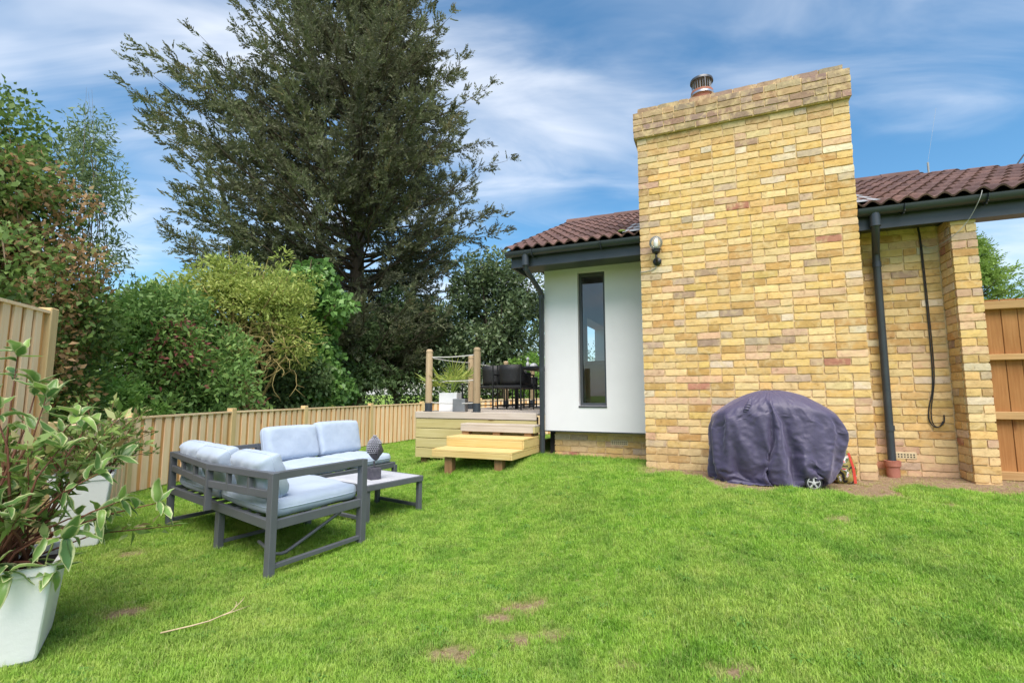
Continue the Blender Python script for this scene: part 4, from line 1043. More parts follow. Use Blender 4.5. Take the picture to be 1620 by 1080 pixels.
cushion('seat_cushion', 'pale blue seat cushion on the far sofa next to the corner', [f1 + E2 * .04, f2 + E2 * .04, f2 + E2 * (FDp - .01), f1 + E2 * (FDp - .01)], SZ, 0.10, group=G1, seed=5)
cushion('seat_cushion', 'pale blue seat cushion at the open end of the far sofa', [f3 + E2 * .04, f4 + E2 * .04, f4 + E2 * (FDp - .01), f3 + E2 * (FDp - .01)], SZ, 0.10, group=G1, seed=6)
back_cushion('large pale blue back cushion on the far sofa next to the corner', f1, f2, E2, 15, h=0.36, base_in=0.14)
back_cushion('large pale blue back cushion at the open end of the far sofa', f3, f4, E2, 16, h=0.38, base_in=0.14)

# ================================================================== low table with the sculpted head
TN, TR = Vector((-1.285, 4.475)), Vector((-0.895, 5.03))
t1 = (TR - TN).normalized(); t2 = Vector((-t1.y, t1.x)); TL = (TR - TN).length
tab = thing('low_table', 'low grey slatted metal garden table in front of the sofas', 'table', V3(TN)); T0 = V3(TN); TZ = 0.352
cn = [TN, TR, TR + t2 * 0.66, TN + t2 * 0.66]
for p_, (sx, sy) in zip(cn, ((1, 1), (-1, 1), (-1, -1), (1, -1))): legr(tab, T0, p_ + t1 * 0.02 * sx + t2 * 0.02 * sy, t1, TZ - 0.05, z0=-0.02 + min(0, zg(p_)), w_=0.045)
for k in range(4): rail(tab, T0, cn[k] + (cn[(k + 1) % 4] - cn[k]).normalized() * (-0.0), cn[(k + 1) % 4], TZ - 0.028, 0.035 if k % 2 else 0.0349, 0.05 if k % 2 else 0.0495, 'top_rail')
rail(tab, T0, TR + t2 * .03, TR + t2 * .63, 0.06, 0.03, 0.03, 'stretcher'); rail(tab, T0, TN + t2 * .03, TN + t2 * .63, 0.06, 0.03, 0.03, 'stretcher')
ns = 8
for k in range(ns):
    w_ = (TL - 0.03) / ns; a_ = TN + t1 * (0.015 + w_ * (k + 0.5))
    rail(tab, T0, a_ + t2 * 0.017, a_ + t2 * 0.643, TZ - 0.006, w_ - 0.003, 0.014, 'slat', 'table_slat')
hp = Vector((-1.315, 4.80)); hd = thing('sculpted_head', 'dark sculpted head with curled hair mounted on a block on the low table', 'sculpture', V3(hp, TZ + 0.002), R(40))
MB().box((-0.052, -0.052, 0), (0.052, 0.052, 0.105)).build('block', 'statue_dark', hd, bevel=0.003)
MB().tube([(0, 0, 0.10), (0, 0, 0.17)], 0.009, 10).build('rod', 'statue_dark', hd)
mb = MB(); n = 26; m_ = 18; vs = []; fs = []
FD_ = Vector((math.cos(R(20)), math.sin(R(20)), 0))         # the face looks away from us
for j in range(m_ + 1):
    t_ = PI * j / m_
    for i in range(n):
        a_ = 2 * PI * i / n; ca = math.cos(a_)
        zc = math.cos(t_); r_ = math.sin(t_) ** 0.85
        x = 0.072 * r_ * ca; y = 0.060 * r_ * math.sin(a_); z = 0.105 * zc
        if zc < -0.1: k = (-0.1 - zc); x = x * (1 - 0.45 * k) + 0.018 * k; y *= (1 - 0.42 * k)
        if ca > 0.6 and -0.5 < zc < 0.3: x += 0.004
        if ca > 0.965 and -0.35 < zc < 0.12: x += 0.018 * (1 - abs(zc + 0.2) / 0.35)       # nose
        if ca > 0.8 and abs(abs(math.sin(a_)) - 0.42) < 0.16 and 0.0 < zc < 0.16: x -= 0.007     # eye sockets
        if ca > 0.9 and -0.52 < zc < -0.42: x += 0.005                                      # lips
        vs.append((x, y, z + 0.275))
for j in range(m_):
    for i in range(n): i2 = (i + 1) % n; fs.append((j * n + i, j * n + i2, (j + 1) * n + i2, (j + 1) * n + i))
mb.add(vs, fs); me = mb.mesh('head', 'statue_dark', smooth=True); bm = bmesh.new(); bm.from_mesh(me); bmesh.ops.remove_doubles(bm, verts=bm.verts, dist=0.0004); bmesh.ops.recalc_face_normals(bm, faces=bm.faces); bm.to_mesh(me); bm.free()
head = link('head', me, hd)
mb = MB()
def knob(c, r_, dr):
    dr = Vector(dr).normalized(); mb.tube([Vector(c) - dr * r_ * 0.5, Vector(c) + dr * r_ * 0.4, Vector(c) + dr * r_ * 1.1], [r_, r_ * 0.75, r_ * 0.15], 6)
for j in range(11):
    t_ = 0.16 + j * 0.165; z = math.cos(t_); rr = math.sin(t_) ** 0.85; nn = max(5, int(24 * rr))
    for i in range(nn):
        a_ = 2 * PI * (i + 0.5 * (j % 2)) / nn
        if math.cos(a_) > 0.30 and z < 0.42: continue
        if math.cos(a_) > 0.05 and z < 0.0: continue
        k = max(0, -0.1 - z)
        x = 0.072 * rr * math.cos(a_) * (1 - .45 * k) + 0.018 * k; y = 0.060 * rr * math.sin(a_) * (1 - .42 * k)
        knob((x, y, 0.105 * z + 0.275), 0.0092, (x, y, 0.07 * z))
for i in range(9): a_ = 2 * PI * i / 9; knob((0.024 * math.cos(a_), 0.024 * math.sin(a_), 0.385), 0.009, (math.cos(a_), math.sin(a_), .6))
for i in range(5): a_ = 2 * PI * i / 5; knob((0.011 * math.cos(a_), 0.011 * math.sin(a_), 0.402), 0.009, (math.cos(a_), math.sin(a_), 2))
mb.build('curls', 'statue_tip', hd, smooth=True)
mb = MB()
for s in (-1, 1): mb.tube([(0.008, 0.058 * s, 0.295), (0.0, 0.068 * s, 0.285), (0.002, 0.066 * s, 0.25), (0.008, 0.056 * s, 0.205)], [0.006, 0.011, 0.009, 0.006], 8)
mb.build('ears', 'statue_dark', hd, smooth=True)

# ================================================================== planters on the lawn
def planter(label, corner, ea, eb, side, h, taper, cat='planter'):
    """square tapering pot; corner = near right top corner on plan, ea/eb along its rim"""
    c = Vector(corner) + ea * side / 2 + eb * side / 2
    t = thing('planter', label, cat, V3(c, zg(c)), math.atan2(-ea.y, -ea.x), 'white planters by the tall fence')
    mb = MB(); rings = []
    def ring(hw, z, r_=0.03):
        out = []
        for qx, qy in ((1, 1), (-1, 1), (-1, -1), (1, -1)):
            a0 = math.atan2(qy, qx) - PI / 4
            for k in range(4): a_ = a0 + PI / 2 * k / 3; out.append((qx * (hw - r_) + r_ * math.cos(a_), qy * (hw - r_) + r_ * math.sin(a_), z))
        return out
    hb = side / 2 - taper; ht = side / 2
    lv = [(hb - 0.05, -0.01, 0.02), (hb - 0.018, 0.0, 0.02), (hb - 0.004, 0.018, 0.02), (hb, 0.045, 0.016), (ht - 0.006, h - 0.035, 0.014), (ht + 0.003, h - 0.033, 0.014), (ht + 0.005, h, 0.014), (ht - 0.014, h, 0.010), (ht - 0.018, h - 0.06, 0.010)]
    vs = []
    for hw, z, r_ in lv: vs += ring(hw, z, r_)
    fs = []; m_ = 16
    for i in range(len(lv) - 1):
        for k in range(m_): k2 = (k + 1) % m_; fs.append((i * m_ + k, i * m_ + k2, (i + 1) * m_ + k2, (i + 1) * m_ + k))
    fs.append(tuple(range(m_))[::-1]); mb.add(vs, fs); mb.build('pot', 'planter_white', t, smooth=True, autosm=0.5)
    MB().add(ring(ht - 0.018, h - 0.055, 0.01), [tuple(range(16))]).build('soil', 'soil', t)
    return t, c, h
ea = Vector((-0.82, -0.57)); ea.normalize(); eb = Vector((-ea.y, ea.x)) * -1
if eb.y < 0: eb = -eb
pl1, pc1, ph1 = planter('white tapered planter nearest us at the edge of the lawn', (-2.00, 2.25), ea, eb, 0.46, 0.41, 0.035)
ea2 = Vector((-0.82, -0.57)).normalized(); eb2 = Vector((ea2.y, -ea2.x))
if eb2.y < 0: eb2 = -eb2
pl2, pc2, ph2 = planter('white tapered planter further back by the end of the tall fence', (-3.09, 3.90), ea2, eb2, 0.37, 0.54, 0.05)

# shrub in the near planter: every large leaf is a piece
def leaf_piece(ln, wd, curl, seed):
    r = random.Random(seed); n = 7; vs = []; ed = []
    for i in range(n):
        t_ = i / (n - 1); w_ = wd / 2 * math.sin(PI * min(1, t_ * 0.98 + 0.02) ** 0.85) ** 0.75 if 0 < t_ < 1 else 0.001
        z = -curl * t_ * t_ * ln + 0.01 * math.sin(t_ * 5 + seed); x = t_ * ln
        wob = 1 + 0.12 * math.sin(t_ * 11 + seed)
        for k, e in ((-1, 1.0), (-0.5, 0.45), (0, 0.0), (0.5, 0.45), (1, 1.0)):
            vs.append((x, k * w_ * wob, z + abs(k) * w_ * 0.45 + (r.uniform(-.003, .003) if abs(k) == 1 else 0))); ed.append(e if 0.06 < t_ < 0.93 else 0.9)
    fs = [(i * 5 + k, i * 5 + k + 1, (i + 1) * 5 + k + 1, (i + 1) * 5 + k) for i in range(n - 1) for k in range(4)]
    me = bpy.data.meshes.new('leaf'); me.from_pydata(vs, [], fs); me.materials.append(MATS['variegated_leaf'])
    at = me.attributes.new('edge', 'FLOAT', 'POINT'); at.data.foreach_set('value', ed); me.polygons.foreach_set('use_smooth', [True] * len(fs)); return me
LEAF = [leaf_piece(0.122, 0.046, c, k) for k, c in enumerate((0.1, 0.35, 0.6, 0.2, -0.1, 0.45))]
def aim(d, roll=0.0):
    d = Vector(d).normalized(); q = d.to_track_quat('X', 'Z'); return (q @ Matrix.Rotation(roll, 3, 'X').to_quaternion()).to_euler()
b0 = V3(pc1, zg(pc1) + ph1 - 0.06)
shrub = thing('variegated_shrub', 'leggy shrub with large cream edged green leaves in the near white planter', 'shrub', b0)
rs = random.Random(21); leafc = 0
stems = MB()
targets = [((-0.02, 0.02, 0.99), 0), ((0.10, 0.06, 0.80), 0), ((-0.22, 0.04, 0.72), 0), ((0.26, -0.02, 0.56), 0), ((0.40, 0.04, 0.44), 0), ((0.36, -0.06, 0.18), 0), ((0.46, 0.10, 0.30), 0), ((-0.36, -0.05, 0.48), 0), ((0.06, -0.16, 0.52), 0), ((0.18, -0.20, 0.34), 0), ((-0.12, -0.22, 0.40), 0), ((-0.30, 0.20, 0.56), 0), ((0.10, 0.30, 0.64), 0), ((0.30, 0.28, 0.48), 0), ((0.24, 0.08, 0.70), 0), ((-0.08, 0.20, 0.86), 0), ((0.60, 0.16, 0.28), 1), ((-0.42, 0.08, 0.66), 0), ((0.22, -0.16, 0.06), 0), ((0.30, -0.04, 0.03), 0), ((0.02, -0.1, 0.74), 0), ((-0.2, -0.1, 0.28), 0), ((0.34, 0.16, 0.24), 0), ((0.05, 0.0, 0.34), 0)]
for tg, long_ in targets:
    e = Vector(tg); s = Vector((rs.uniform(-.09, .09), rs.uniform(-.09, .09), -0.02))
    m1 = s.lerp(e, 0.35) + Vector((rs.uniform(-.04, .04), rs.uniform(-.04, .04), 0.06)); m2 = s.lerp(e, 0.7) + Vector((rs.uniform(-.04, .04), rs.uniform(-.04, .04), 0.05))
    cur = [s, m1, m2, e]; stems.tube(cur, [0.009, 0.0065, 0.004, 0.0022], 6)
    d = (e - m2).normalized()
    # a whorl at the tip, more leaves down the upper part of the stem
    for k in range(6 if not long_ else 5):
        a_ = 2 * PI * k / 6 + rs.uniform(-.4, .4); side = d.orthogonal().normalized(); side = Matrix.Rotation(a_, 3, d) @ side
        dd = d * rs.uniform(0.35, 0.8) + side * rs.uniform(0.5, 0.9) + Vector((0, 0, rs.uniform(-.15, .25))); k_ = rs.uniform(0.7, 1.15)
        link('leaf', rs.choice(LEAF), shrub, e - d * rs.uniform(0, 0.02), aim(dd, rs.uniform(-.5, .5)), (k_, k_ * rs.uniform(.85, 1.15), k_)); leafc += 1
    for k in range(6):
        f = rs.uniform(0.25, 0.97); b_ = m1.lerp(m2, f / 0.6) if f < 0.6 else m2.lerp(e, (f - 0.6) / 0.4)
        a_ = rs.uniform(0, 6.28); side = Matrix.Rotation(a_, 3, d) @ d.orthogonal().normalized()
        dd = d * rs.uniform(0.1, 0.7) + side + Vector((0, 0, rs.uniform(-.3, .2))); k_ = rs.uniform(0.6, 1.1)
        link('leaf', rs.choice(LEAF), shrub, b_, aim(dd, rs.uniform(-.6, .6)), (k_, k_ * rs.uniform(.8, 1.1), k_)); leafc += 1
# smaller leaves that fill the bush
PP, DD = [], []
for k in range(30):
    e = Vector((rs.gauss(0.04, 0.24), rs.gauss(0.06, 0.16), rs.uniform(0.12, 0.72))); s = Vector((rs.uniform(-.09, .09), rs.uniform(-.09, .09), 0)); m1 = s.lerp(e, 0.5) + Vector((0, 0, 0.06)); stems.tube([s, m1, e], [0.005, 0.0035, 0.0015], 5)
    for q_ in range(24):
        f = 0.45 + 0.57 * rs.random(); PP.append(m1.lerp(e, (f - 0.45) * 1.8) + Vector((rs.gauss(0, .012), rs.gauss(0, .012), rs.gauss(0, .012)))); DD.append((e - m1).normalized() * 0.5 + Vector((rs.gauss(0, .7), rs.gauss(0, .7), rs.gauss(0.05, .45))))
PP = np.array([p[:] for p in PP]); DD = np.array([p[:] for p in DD]); l_ = 0.05 + 0.05 * RNG.random(len(PP))
fo = link('foliage', leaves_mesh('foliage', PP, DD, l_, l_ * 0.36, 'small_leaf'), shrub); fo['kind'] = 'stuff'
stems.build('stems', 'red_stem', shrub, smooth=True)
# smaller shrub in the far planter
b1 = V3(pc2, zg(pc2) + ph2 - 0.06); sh2 = thing('small_leaf_shrub', 'twiggy shrub with small yellow green leaves in the far white planter', 'shrub', b1)
mb = MB(); PP, DD = [], []
for k in range(46):
    e = Vector((rs.uniform(-.42, .42), rs.uniform(-.30, .30), rs.uniform(0.10, 0.62))); s = Vector((rs.uniform(-.12, .12), rs.uniform(-.12, .12), 0)); m1 = s.lerp(e, 0.5) + Vector((0, 0, 0.07)); mb.tube([s, m1, e], [0.006, 0.004, 0.0015], 5)
    for q_ in range(34):
        f = 0.3 + 0.72 * rs.random(); b_ = s.lerp(m1, f * 2) if f < 0.5 else m1.lerp(e, (f - 0.5) * 2); PP.append(b_ + Vector((rs.gauss(0, .02), rs.gauss(0, .02), rs.gauss(0, .02)))); DD.append((e - m1).normalized() * 0.6 + Vector((rs.gauss(0, .7), rs.gauss(0, .7), rs.gauss(0.1, .5))))
mb.build('stems', 'red_stem', sh2, smooth=True)
PP = np.array([p[:] for p in PP]); DD = np.array([p[:] for p in DD]); l_ = 0.035 + 0.04 * RNG.random(len(PP))
link('foliage', leaves_mesh('foliage', PP, DD, l_, l_ * 0.42, 'small_leaf'), sh2)

# ================================================================== covered barbecue
BO = H(1.16, -0.42, 0); bbq = thing('covered_barbecue', 'barbecue hidden under a dark purple cover against the chimney', 'barbecue', Vector((BO.x, BO.y, g(BO.x, BO.y))), -A)
BZ = g(BO.x, BO.y)
def interp(x, xs, ys): return float(np.interp(x, xs, ys))
SB = 0.2; SHR = -0.22
def drape():
    """lets an oversized fitted cover settle over a barbecue-shaped body and keeps the cloth"""
    scn = bpy.context.scene
    XS = [-0.475, -0.38, -0.28, -0.16, -0.05, 0.10, 0.26, 0.42, 0.545]; TOP = [0.645, 0.705, 0.755, 0.80, 0.825, 0.825, 0.80, 0.745, 0.66]
    def shell(nA, nV, gx, gy, gz, dz, v0=0.0, wav=0.0, lower=None):
        vs = []
        aa = np.linspace(0, 2 * math.pi, 2001); px_ = np.sign(np.cos(aa)) * np.abs(np.cos(aa)) ** 0.55 * 0.5; py_ = np.sign(np.sin(aa)) * np.abs(np.sin(aa)) ** 0.55 * 0.25
        al = np.concatenate([[0], np.cumsum(np.hypot(np.diff(px_), np.diff(py_)))]); ang = np.interp(np.arange(nA) / nA * al[-1], al, aa)
        for j in range(nV + 1):
            v = v0 + (1 - v0) * j / nV
            for i in range(nA):
                a = ang[i]; b_ = 2 * math.pi * i / nA; ca, sa = math.cos(a), math.sin(a)
                X = math.copysign(abs(ca) ** 0.55, ca); Y = math.copysign(abs(sa) ** 0.55, sa)
                t = max(0.0, (v - 0.66) / 0.34); zf = min(1.0, v / 0.66); k = max(0.02, math.cos(t * math.pi / 2) ** 0.85)
                lean = np.interp(zf, [0, 0.6, 1], [0.29, 0.42, 0.545]); x = X * k * (lean if X > 0 else 0.475); y = Y * k * np.interp(zf, [0, 1], [0.27, 0.235])
                rim = np.interp(x, [-0.475, -0.3, 0, 0.3, 0.545], [0.60, 0.66, 0.69, 0.66, 0.59]); top = np.interp(x, XS, TOP) * (1 - 0.10 * (y / 0.235) ** 2)
                if v < 0.66: z0_ = 0.11 + 0.05 * (x > 0.0) * (y < 0); z = z0_ + (rim - z0_) * zf
                else: e = math.sin(t * math.pi / 2); z = rim * (1 - e) + top * e
                if wav:
                    q = wav * min(1, 1.6 * (1 - zf)) * (math.sin(b_ * 12 + 1.9 * math.sin(b_ * 2 + 1) + 2.5 * zf) + 0.5 * math.sin(b_ * 19 + 1 - 3 * zf)); x += ca * q * 0.6; y += sa * q
                vs.append((x * gx, y * gy, z * gz + dz))
        f = [(j * nA + i, j * nA + (i + 1) % nA, (j + 1) * nA + (i + 1) % nA, (j + 1) * nA + i) for j in range(nV) for i in range(nA)]
        f.append(tuple(nV * nA + i for i in range(nA)))
        return vs, f
    def collider(v, f):
        me = bpy.data.meshes.new('body'); me.from_pydata(v, [], f); o = bpy.data.objects.new('body', me); scn.collection.objects.link(o)
        o.modifiers.new('c', 'COLLISION'); o.collision.thickness_outer = 0.006; o.collision.cloth_friction = 20; return o
    tmp = [collider(*shell(44, 14, 0.965, 0.93, 0.985, -0.004, v0=0.56))]
    def bx(x0, x1, y0, y1, z0, z1): return [(x, y, z) for z in (z0, z1) for x, y in ((x0, y0), (x1, y0), (x1, y1), (x0, y1))], [(0, 3, 2, 1), (4, 5, 6, 7), (0, 1, 5, 4), (1, 2, 6, 5), (2, 3, 7, 6), (3, 0, 4, 7)]
    tmp.append(collider(*bx(-0.30, 0.30, -0.13, 0.13, 0.0, 0.6)))
    tmp.append(collider(*bx(-0.35, -0.28, -0.24, -0.17, 0.45, 0.575))); tmp.append(collider(*bx(-0.10, -0.03, -0.25, -0.20, 0.30, 0.60))); tmp.append(collider(*bx(0.20, 0.34, -0.22, -0.18, 0.02, 0.16)))
    tmp.append(collider([(-3, -3, 0), (3, -3, 0), (3, 3, 0), (-3, 3, 0)], [(0, 1, 2, 3)]))
    v, f = shell(128, 50, 1.0, 1.0, 1.0, 0.02, wav=0.034)
    v = np.array(v); v += np.random.default_rng(3).normal(size=v.shape) * 0.003
    me = bpy.data.meshes.new('cover'); me.from_pydata(v.tolist(), [], f); ob = bpy.data.objects.new('cover', me); scn.collection.objects.link(ob); tmp.append(ob)
    m = ob.modifiers.new('cloth', 'CLOTH'); s = m.settings
    s.quality = 5; s.mass = 0.3; s.tension_stiffness = 20; s.compression_stiffness = 20; s.shear_stiffness = 8; s.bending_stiffness = SB; s.air_damping = 1.5
    s.shrink_min = SHR; s.shrink_max = SHR
    m.collision_settings.use_collision = True; m.collision_settings.distance_min = 0.006; m.collision_settings.use_self_collision = False
    N_ = 30; m.point_cache.frame_start = 1; m.point_cache.frame_end = N_; scn.frame_start = 1; scn.frame_end = N_
    for fr in range(1, N_ + 1): scn.frame_set(fr)
    dg = bpy.context.evaluated_depsgraph_get(); out = bpy.data.meshes.new_from_object(ob.evaluated_get(dg))
    for o in tmp: bpy.data.objects.remove(o, do_unlink=True)
    scn.frame_set(1)
    return out
me = drape(); me.name = 'cover'; me.materials.clear(); me.materials.append(MATS['cover_nylon']); me.polygons.foreach_set('use_smooth', [True] * len(me.polygons))
cov = link('cover', me, bbq); sb_ = cov.modifiers.new('sub', 'SUBSURF'); sb_.levels = 1; sb_.render_levels = 1
from mathutils.bvhtree import BVHTree
cb_ = BVHTree.FromPolygons([v.co[:] for v in me.vertices], [tuple(p.vertices) for p in me.polygons])
def front_y(x, z):
    h = cb_.ray_cast(Vector((x, -2, z)), Vector((0, 1, 0))); return h[0].y if h[0] is not None else -0.26
# gathered vent flap
mb = MB(); n = 26; m_ = 7; vv_ = []
for i in range(n + 1):
    t_ = i / n; base = Vector((-0.145, 0, 0.75)).lerp(Vector((-0.205, 0, 0.60)), t_); base.y = front_y(base.x, base.z) - 0.012; wd = 0.030 * math.sin(PI * (0.08 + 0.84 * t_)) ** 0.6
    for k in range(m_ + 1):
        b_ = k / m_ * PI; out = wd * (0.55 + 0.22 * math.sin(t_ * 44 + 0.6 * k)); vv_.append(base + Vector((math.cos(b_) * wd, -math.sin(b_) * out + 0.02, 0.012 * math.sin(b_))))
mb.add(vv_, [(i * (m_ + 1) + k, i * (m_ + 1) + k + 1, (i + 1) * (m_ + 1) + k + 1, (i + 1) * (m_ + 1) + k) for i in range(n) for k in range(m_)]); mb.build('vent_flap', 'cover_nylon', bbq, smooth=True)
wh = thing('wheel', None, None); wh.parent = bbq; wh.location = (0.285, -0.25, 0.058); wh.scale = (0.88, 0.88, 0.88); wh.rotation_euler = (PI / 2, 0, 0.15)
MB().lathe([(0.054, -0.018), (0.072, -0.02), (0.076, 0.0), (0.072, 0.02), (0.054, 0.018)], (0, 0, 0), 28).build('tyre', 'black_rubber', wh, smooth=True, autosm=0.7)
mb = MB(); mb.lathe([(0.048, -0.015), (0.055, -0.019), (0.056, 0.021), (0.049, 0.024), (0.047, 0.0)], (0, 0, 0), 28); mb.lathe([(0.0, -0.02), (0.017, -0.018), (0.017, 0.026), (0.0, 0.028)], (0, 0, 0), 14)
for k in range(5): a_ = 2 * PI * k / 5 + 0.3; mb.bar((0.012 * math.cos(a_), 0.012 * math.sin(a_), 0.008), (0.052 * math.cos(a_), 0.052 * math.sin(a_), 0.008), 0.014, 0.022)
mb.build('rim', 'wheel_grey', wh, smooth=True, autosm=0.5)
# charcoal sack
sp = H(1.745, -0.20, 0); sack = thing('charcoal_sack', 'crumpled red, black and white plastic sack beside the covered barbecue', 'sack', Vector((sp.x, sp.y, g(sp.x, sp.y))), -A); sack.scale = (0.85, 0.85, 0.9)
n, m_ = 30, 16; mb = MB(); vv_ = []
for j in range(m_ + 1):
    t_ = j / m_
    for i in range(n):
        a_ = 2 * PI * i / n; r_ = interp(t_, [0, .1, .5, .75, .88, 1], [0.07, 0.105, 0.11, 0.085, 0.045, 0.06]) * (1 + 0.10 * math.sin(a_ * 5 + t_ * 7) + 0.07 * math.sin(a_ * 11 - t_ * 9))
        vv_.append((r_ * 1.05 * math.cos(a_) - 0.02 * t_, r_ * 0.75 * math.sin(a_), 0.37 * t_ + 0.012 * math.sin(a_ * 3 + 1) * t_))
mb.add(vv_, [(j * n + i, j * n + (i + 1) % n, (j + 1) * n + (i + 1) % n, (j + 1) * n + i) for j in range(m_) for i in range(n)] + [tuple(range(n))[::-1], tuple(m_ * n + i for i in range(n))]); mb.build('bag', 'sack_print', sack, smooth=True)
MB().bar((0.095, -0.05, 0.01), (0.085, -0.055, 0.16), 0.025, 0.006, up=(0, 1, 0)).bar((0.085, -0.055, 0.16), (0.05, -0.05, 0.30), 0.022, 0.006, up=(0, 1, 0)).build('strap', 'sack_red', sack)

# ================================================================== things on the deck
def pot_cube(name, label, c, sz, h, mat, rot, cat='planter'):
    t = thing(name, label, cat, H(c[0], c[1], DZ + 0.001), -A + rot); s = sz / 2
    mb = MB(); mb.box((-s, -s, 0), (s, -s + .02, h)); mb.box((-s, s - .02, 0), (s, s, h)); mb.box((-s, -s + .02, 0), (-s + .02, s - .02, h)); mb.box((s - .02, -s + .02, 0), (s, s - .02, h)); mb.box((-s + .02, -s + .02, 0), (s - .02, s - .02, h - .05))
    mb.build('pot', mat, t, bevel=0.003); return t
pot_cube('cube_planter', 'white cube planter with a palm on the deck corner', (-2.96, 0.97), 0.27, 0.27, 'planter_white', R(12))
pot_cube('cube_planter', 'smaller grey metal cube planter in front of the white one on the deck', (-2.70, 0.80), 0.18, 0.185, 'galvanised', R(14))
pot_cube('cube_planter', 'white cube planter at the far end of the deck', (-2.15, 4.9), 0.34, 0.42, 'planter_white', R(5))
pot_cube('cube_planter', 'grey metal cube planter at the far end of the deck', (-2.5, 4.55), 0.32, 0.28, 'galvanised', R(5))
pb = H(-2.96, 0.97, DZ + 0.22); palm = thing('fan_palm', 'yellow green fan palm growing in the white cube planter on the deck', 'palm', pb)
PP, DD, LL = [], [], []; mb = MB()
for k in range(13):
    az = rs.uniform(0, 6.28); el = rs.uniform(0.5, 1.35); d = Vector((math.cos(az) * math.cos(el), math.sin(az) * math.cos(el), math.sin(el))); ln = rs.uniform(0.22, 0.42); hub = d * ln
    mb.tube([(0, 0, 0), d * ln * 0.5 + Vector((0, 0, .02)), hub], 0.005, 5)
    sd_ = d.cross(Vector((0, 0, 1))).normalized(); up = sd_.cross(d)
    for q_ in range(15):
        a_ = -1.35 + 2.7 * q_ / 14; PP.append(hub); DD.append(d * math.cos(a_) + sd_ * math.sin(a_) + Vector((0, 0, -0.12 * abs(a_) + rs.uniform(-.08, .08)))); LL.append(rs.uniform(0.24, 0.36) * (1 - 0.2 * abs(a_)))
PP = np.array([p[:] for p in PP]); DD = np.array([p[:] for p in DD]); LL = np.array(LL)
link('fronds', leaves_mesh('fronds', PP, DD, LL, 0.022, 'palm_leaf'), palm); mb.build('stalks', 'palm_leaf', palm)
sl_ = thing('garden_light', 'black mushroom garden light standing by the palm on the deck', 'light', H(-2.74, 0.93, DZ + 0.19)); mb = MB().tube([(0, 0, 0), (0, 0, 0.20)], 0.013, 10); mb.build('stake', 'black_metal', sl_)
MB().lathe([(0.0, 0.225), (0.035, 0.22), (0.045, 0.205), (0.045, 0.198), (0.0, 0.198)][::-1], (0, 0, 0), 18).build('cap', 'black_metal', sl_, smooth=True, autosm=0.6)
TP = (-2.15, 3.35); dt = thing('dining_table', 'black outdoor dining table on the deck', 'table', H(*TP, DZ), -A)
MB().box((-0.45, -0.85, 0.70), (0.45, 0.85, 0.735)).build('table_top', 'black_metal', dt, bevel=0.005)
for sx in (-.4, .4):
    for sy in (-.78, .78): MB().box((sx - .025, sy - .025, 0), (sx + .025, sy + .025, 0.70)).build('leg', 'black_metal', dt)
CHS = [((-2.86, 2.35), R(15), 'black woven armchair on the deck turned its back to the rope rail'), ((-2.42, 2.12), R(4), 'black woven armchair at the near end of the deck table'), ((-2.80, 3.05), R(80), 'black woven armchair on the far side of the rope rail post'), ((-2.82, 3.85), R(86), 'black woven armchair beside the third deck post'), ((-2.1, 4.55), R(180), 'black woven armchair at the far end of the deck table')]
def chair_():
    t = thing('deck_chair', 'x', 'chair', (0, 0, 0), 0, 'black woven armchairs round the deck table')
    for sx in (-.27, .27):
        for sy, h in ((-.27, .80), (.25, .62)): MB().tube([(sx, sy, 0), (sx, sy, h)], 0.014, 8).build('leg', 'black_metal', t)
        MB().bar((sx, -.27, .62), (sx, .25, .62), 0.04, 0.02).build('arm', 'black_metal', t)
        MB().bar((sx, -.27, .06), (sx, .25, .06), 0.02, 0.02).build('stretcher', 'black_metal', t)
    MB().box((-.27, -.26, .38), (.27, .26, .43)).build('seat', 'rattan', t, bevel=0.01)
    n = 14; vv_ = []
    for z in (.44, .52, .60, .70, .80):
        for i in range(n + 1):
            a_ = PI * i / n; vv_.append((-.28 * math.cos(a_), .12 - (.34 + .06 * (z - .44)) * math.sin(a_) ** .8 if 0 < i < n else .12, z if (2 < i < n - 2) else min(z, .64)))
    m_ = n + 1; MB().add(vv_, [(j * m_ + i, j * m_ + i + 1, (j + 1) * m_ + i + 1, (j + 1) * m_ + i) for j in range(4) for i in range(n)]).build('backrest', 'rattan', t, smooth=True).modifiers.new('thick', 'SOLIDIFY').thickness = 0.02
    return t
ch0 = chair_()
for k, (so_, rz, lab) in enumerate(CHS):
    c_ = ch0 if k == 0 else copy_tree(ch0)
    c_.location = H(*so_, DZ); c_.rotation_euler = (0, 0, -A - rz); c_['label'] = lab; c_.scale = (0.95, 0.95, 0.92)
bt = thing('table_lantern', 'white round topped ornament standing on the deck table', 'ornament', H(-2.45, 2.85, DZ + 0.736)); MB().lathe([(0.035, 0), (0.03, 0.08), (0.012, 0.10), (0.012, 0.12), (0.026, 0.14), (0.028, 0.165), (0.0, 0.19)], (0, 0, 0), 14).build('body', 'crockery', bt, smooth=True)
for k, (s, o, lab) in enumerate(((-2.30, 2.75, 'upturned white bowl at the near end of the deck table'), (-2.12, 3.0, 'upturned white bowl in the middle of the deck table'))):
    c_ = MB().lathe([(0.07, 0), (0.075, 0.01), (0.06, 0.045), (0.03, 0.065), (0.0, 0.07)], (0, 0, 0), 16).build('bowl', 'crockery', None, smooth=True); c_.location = H(s, o, DZ + 0.736); tag(c_, lab, 'bowl')
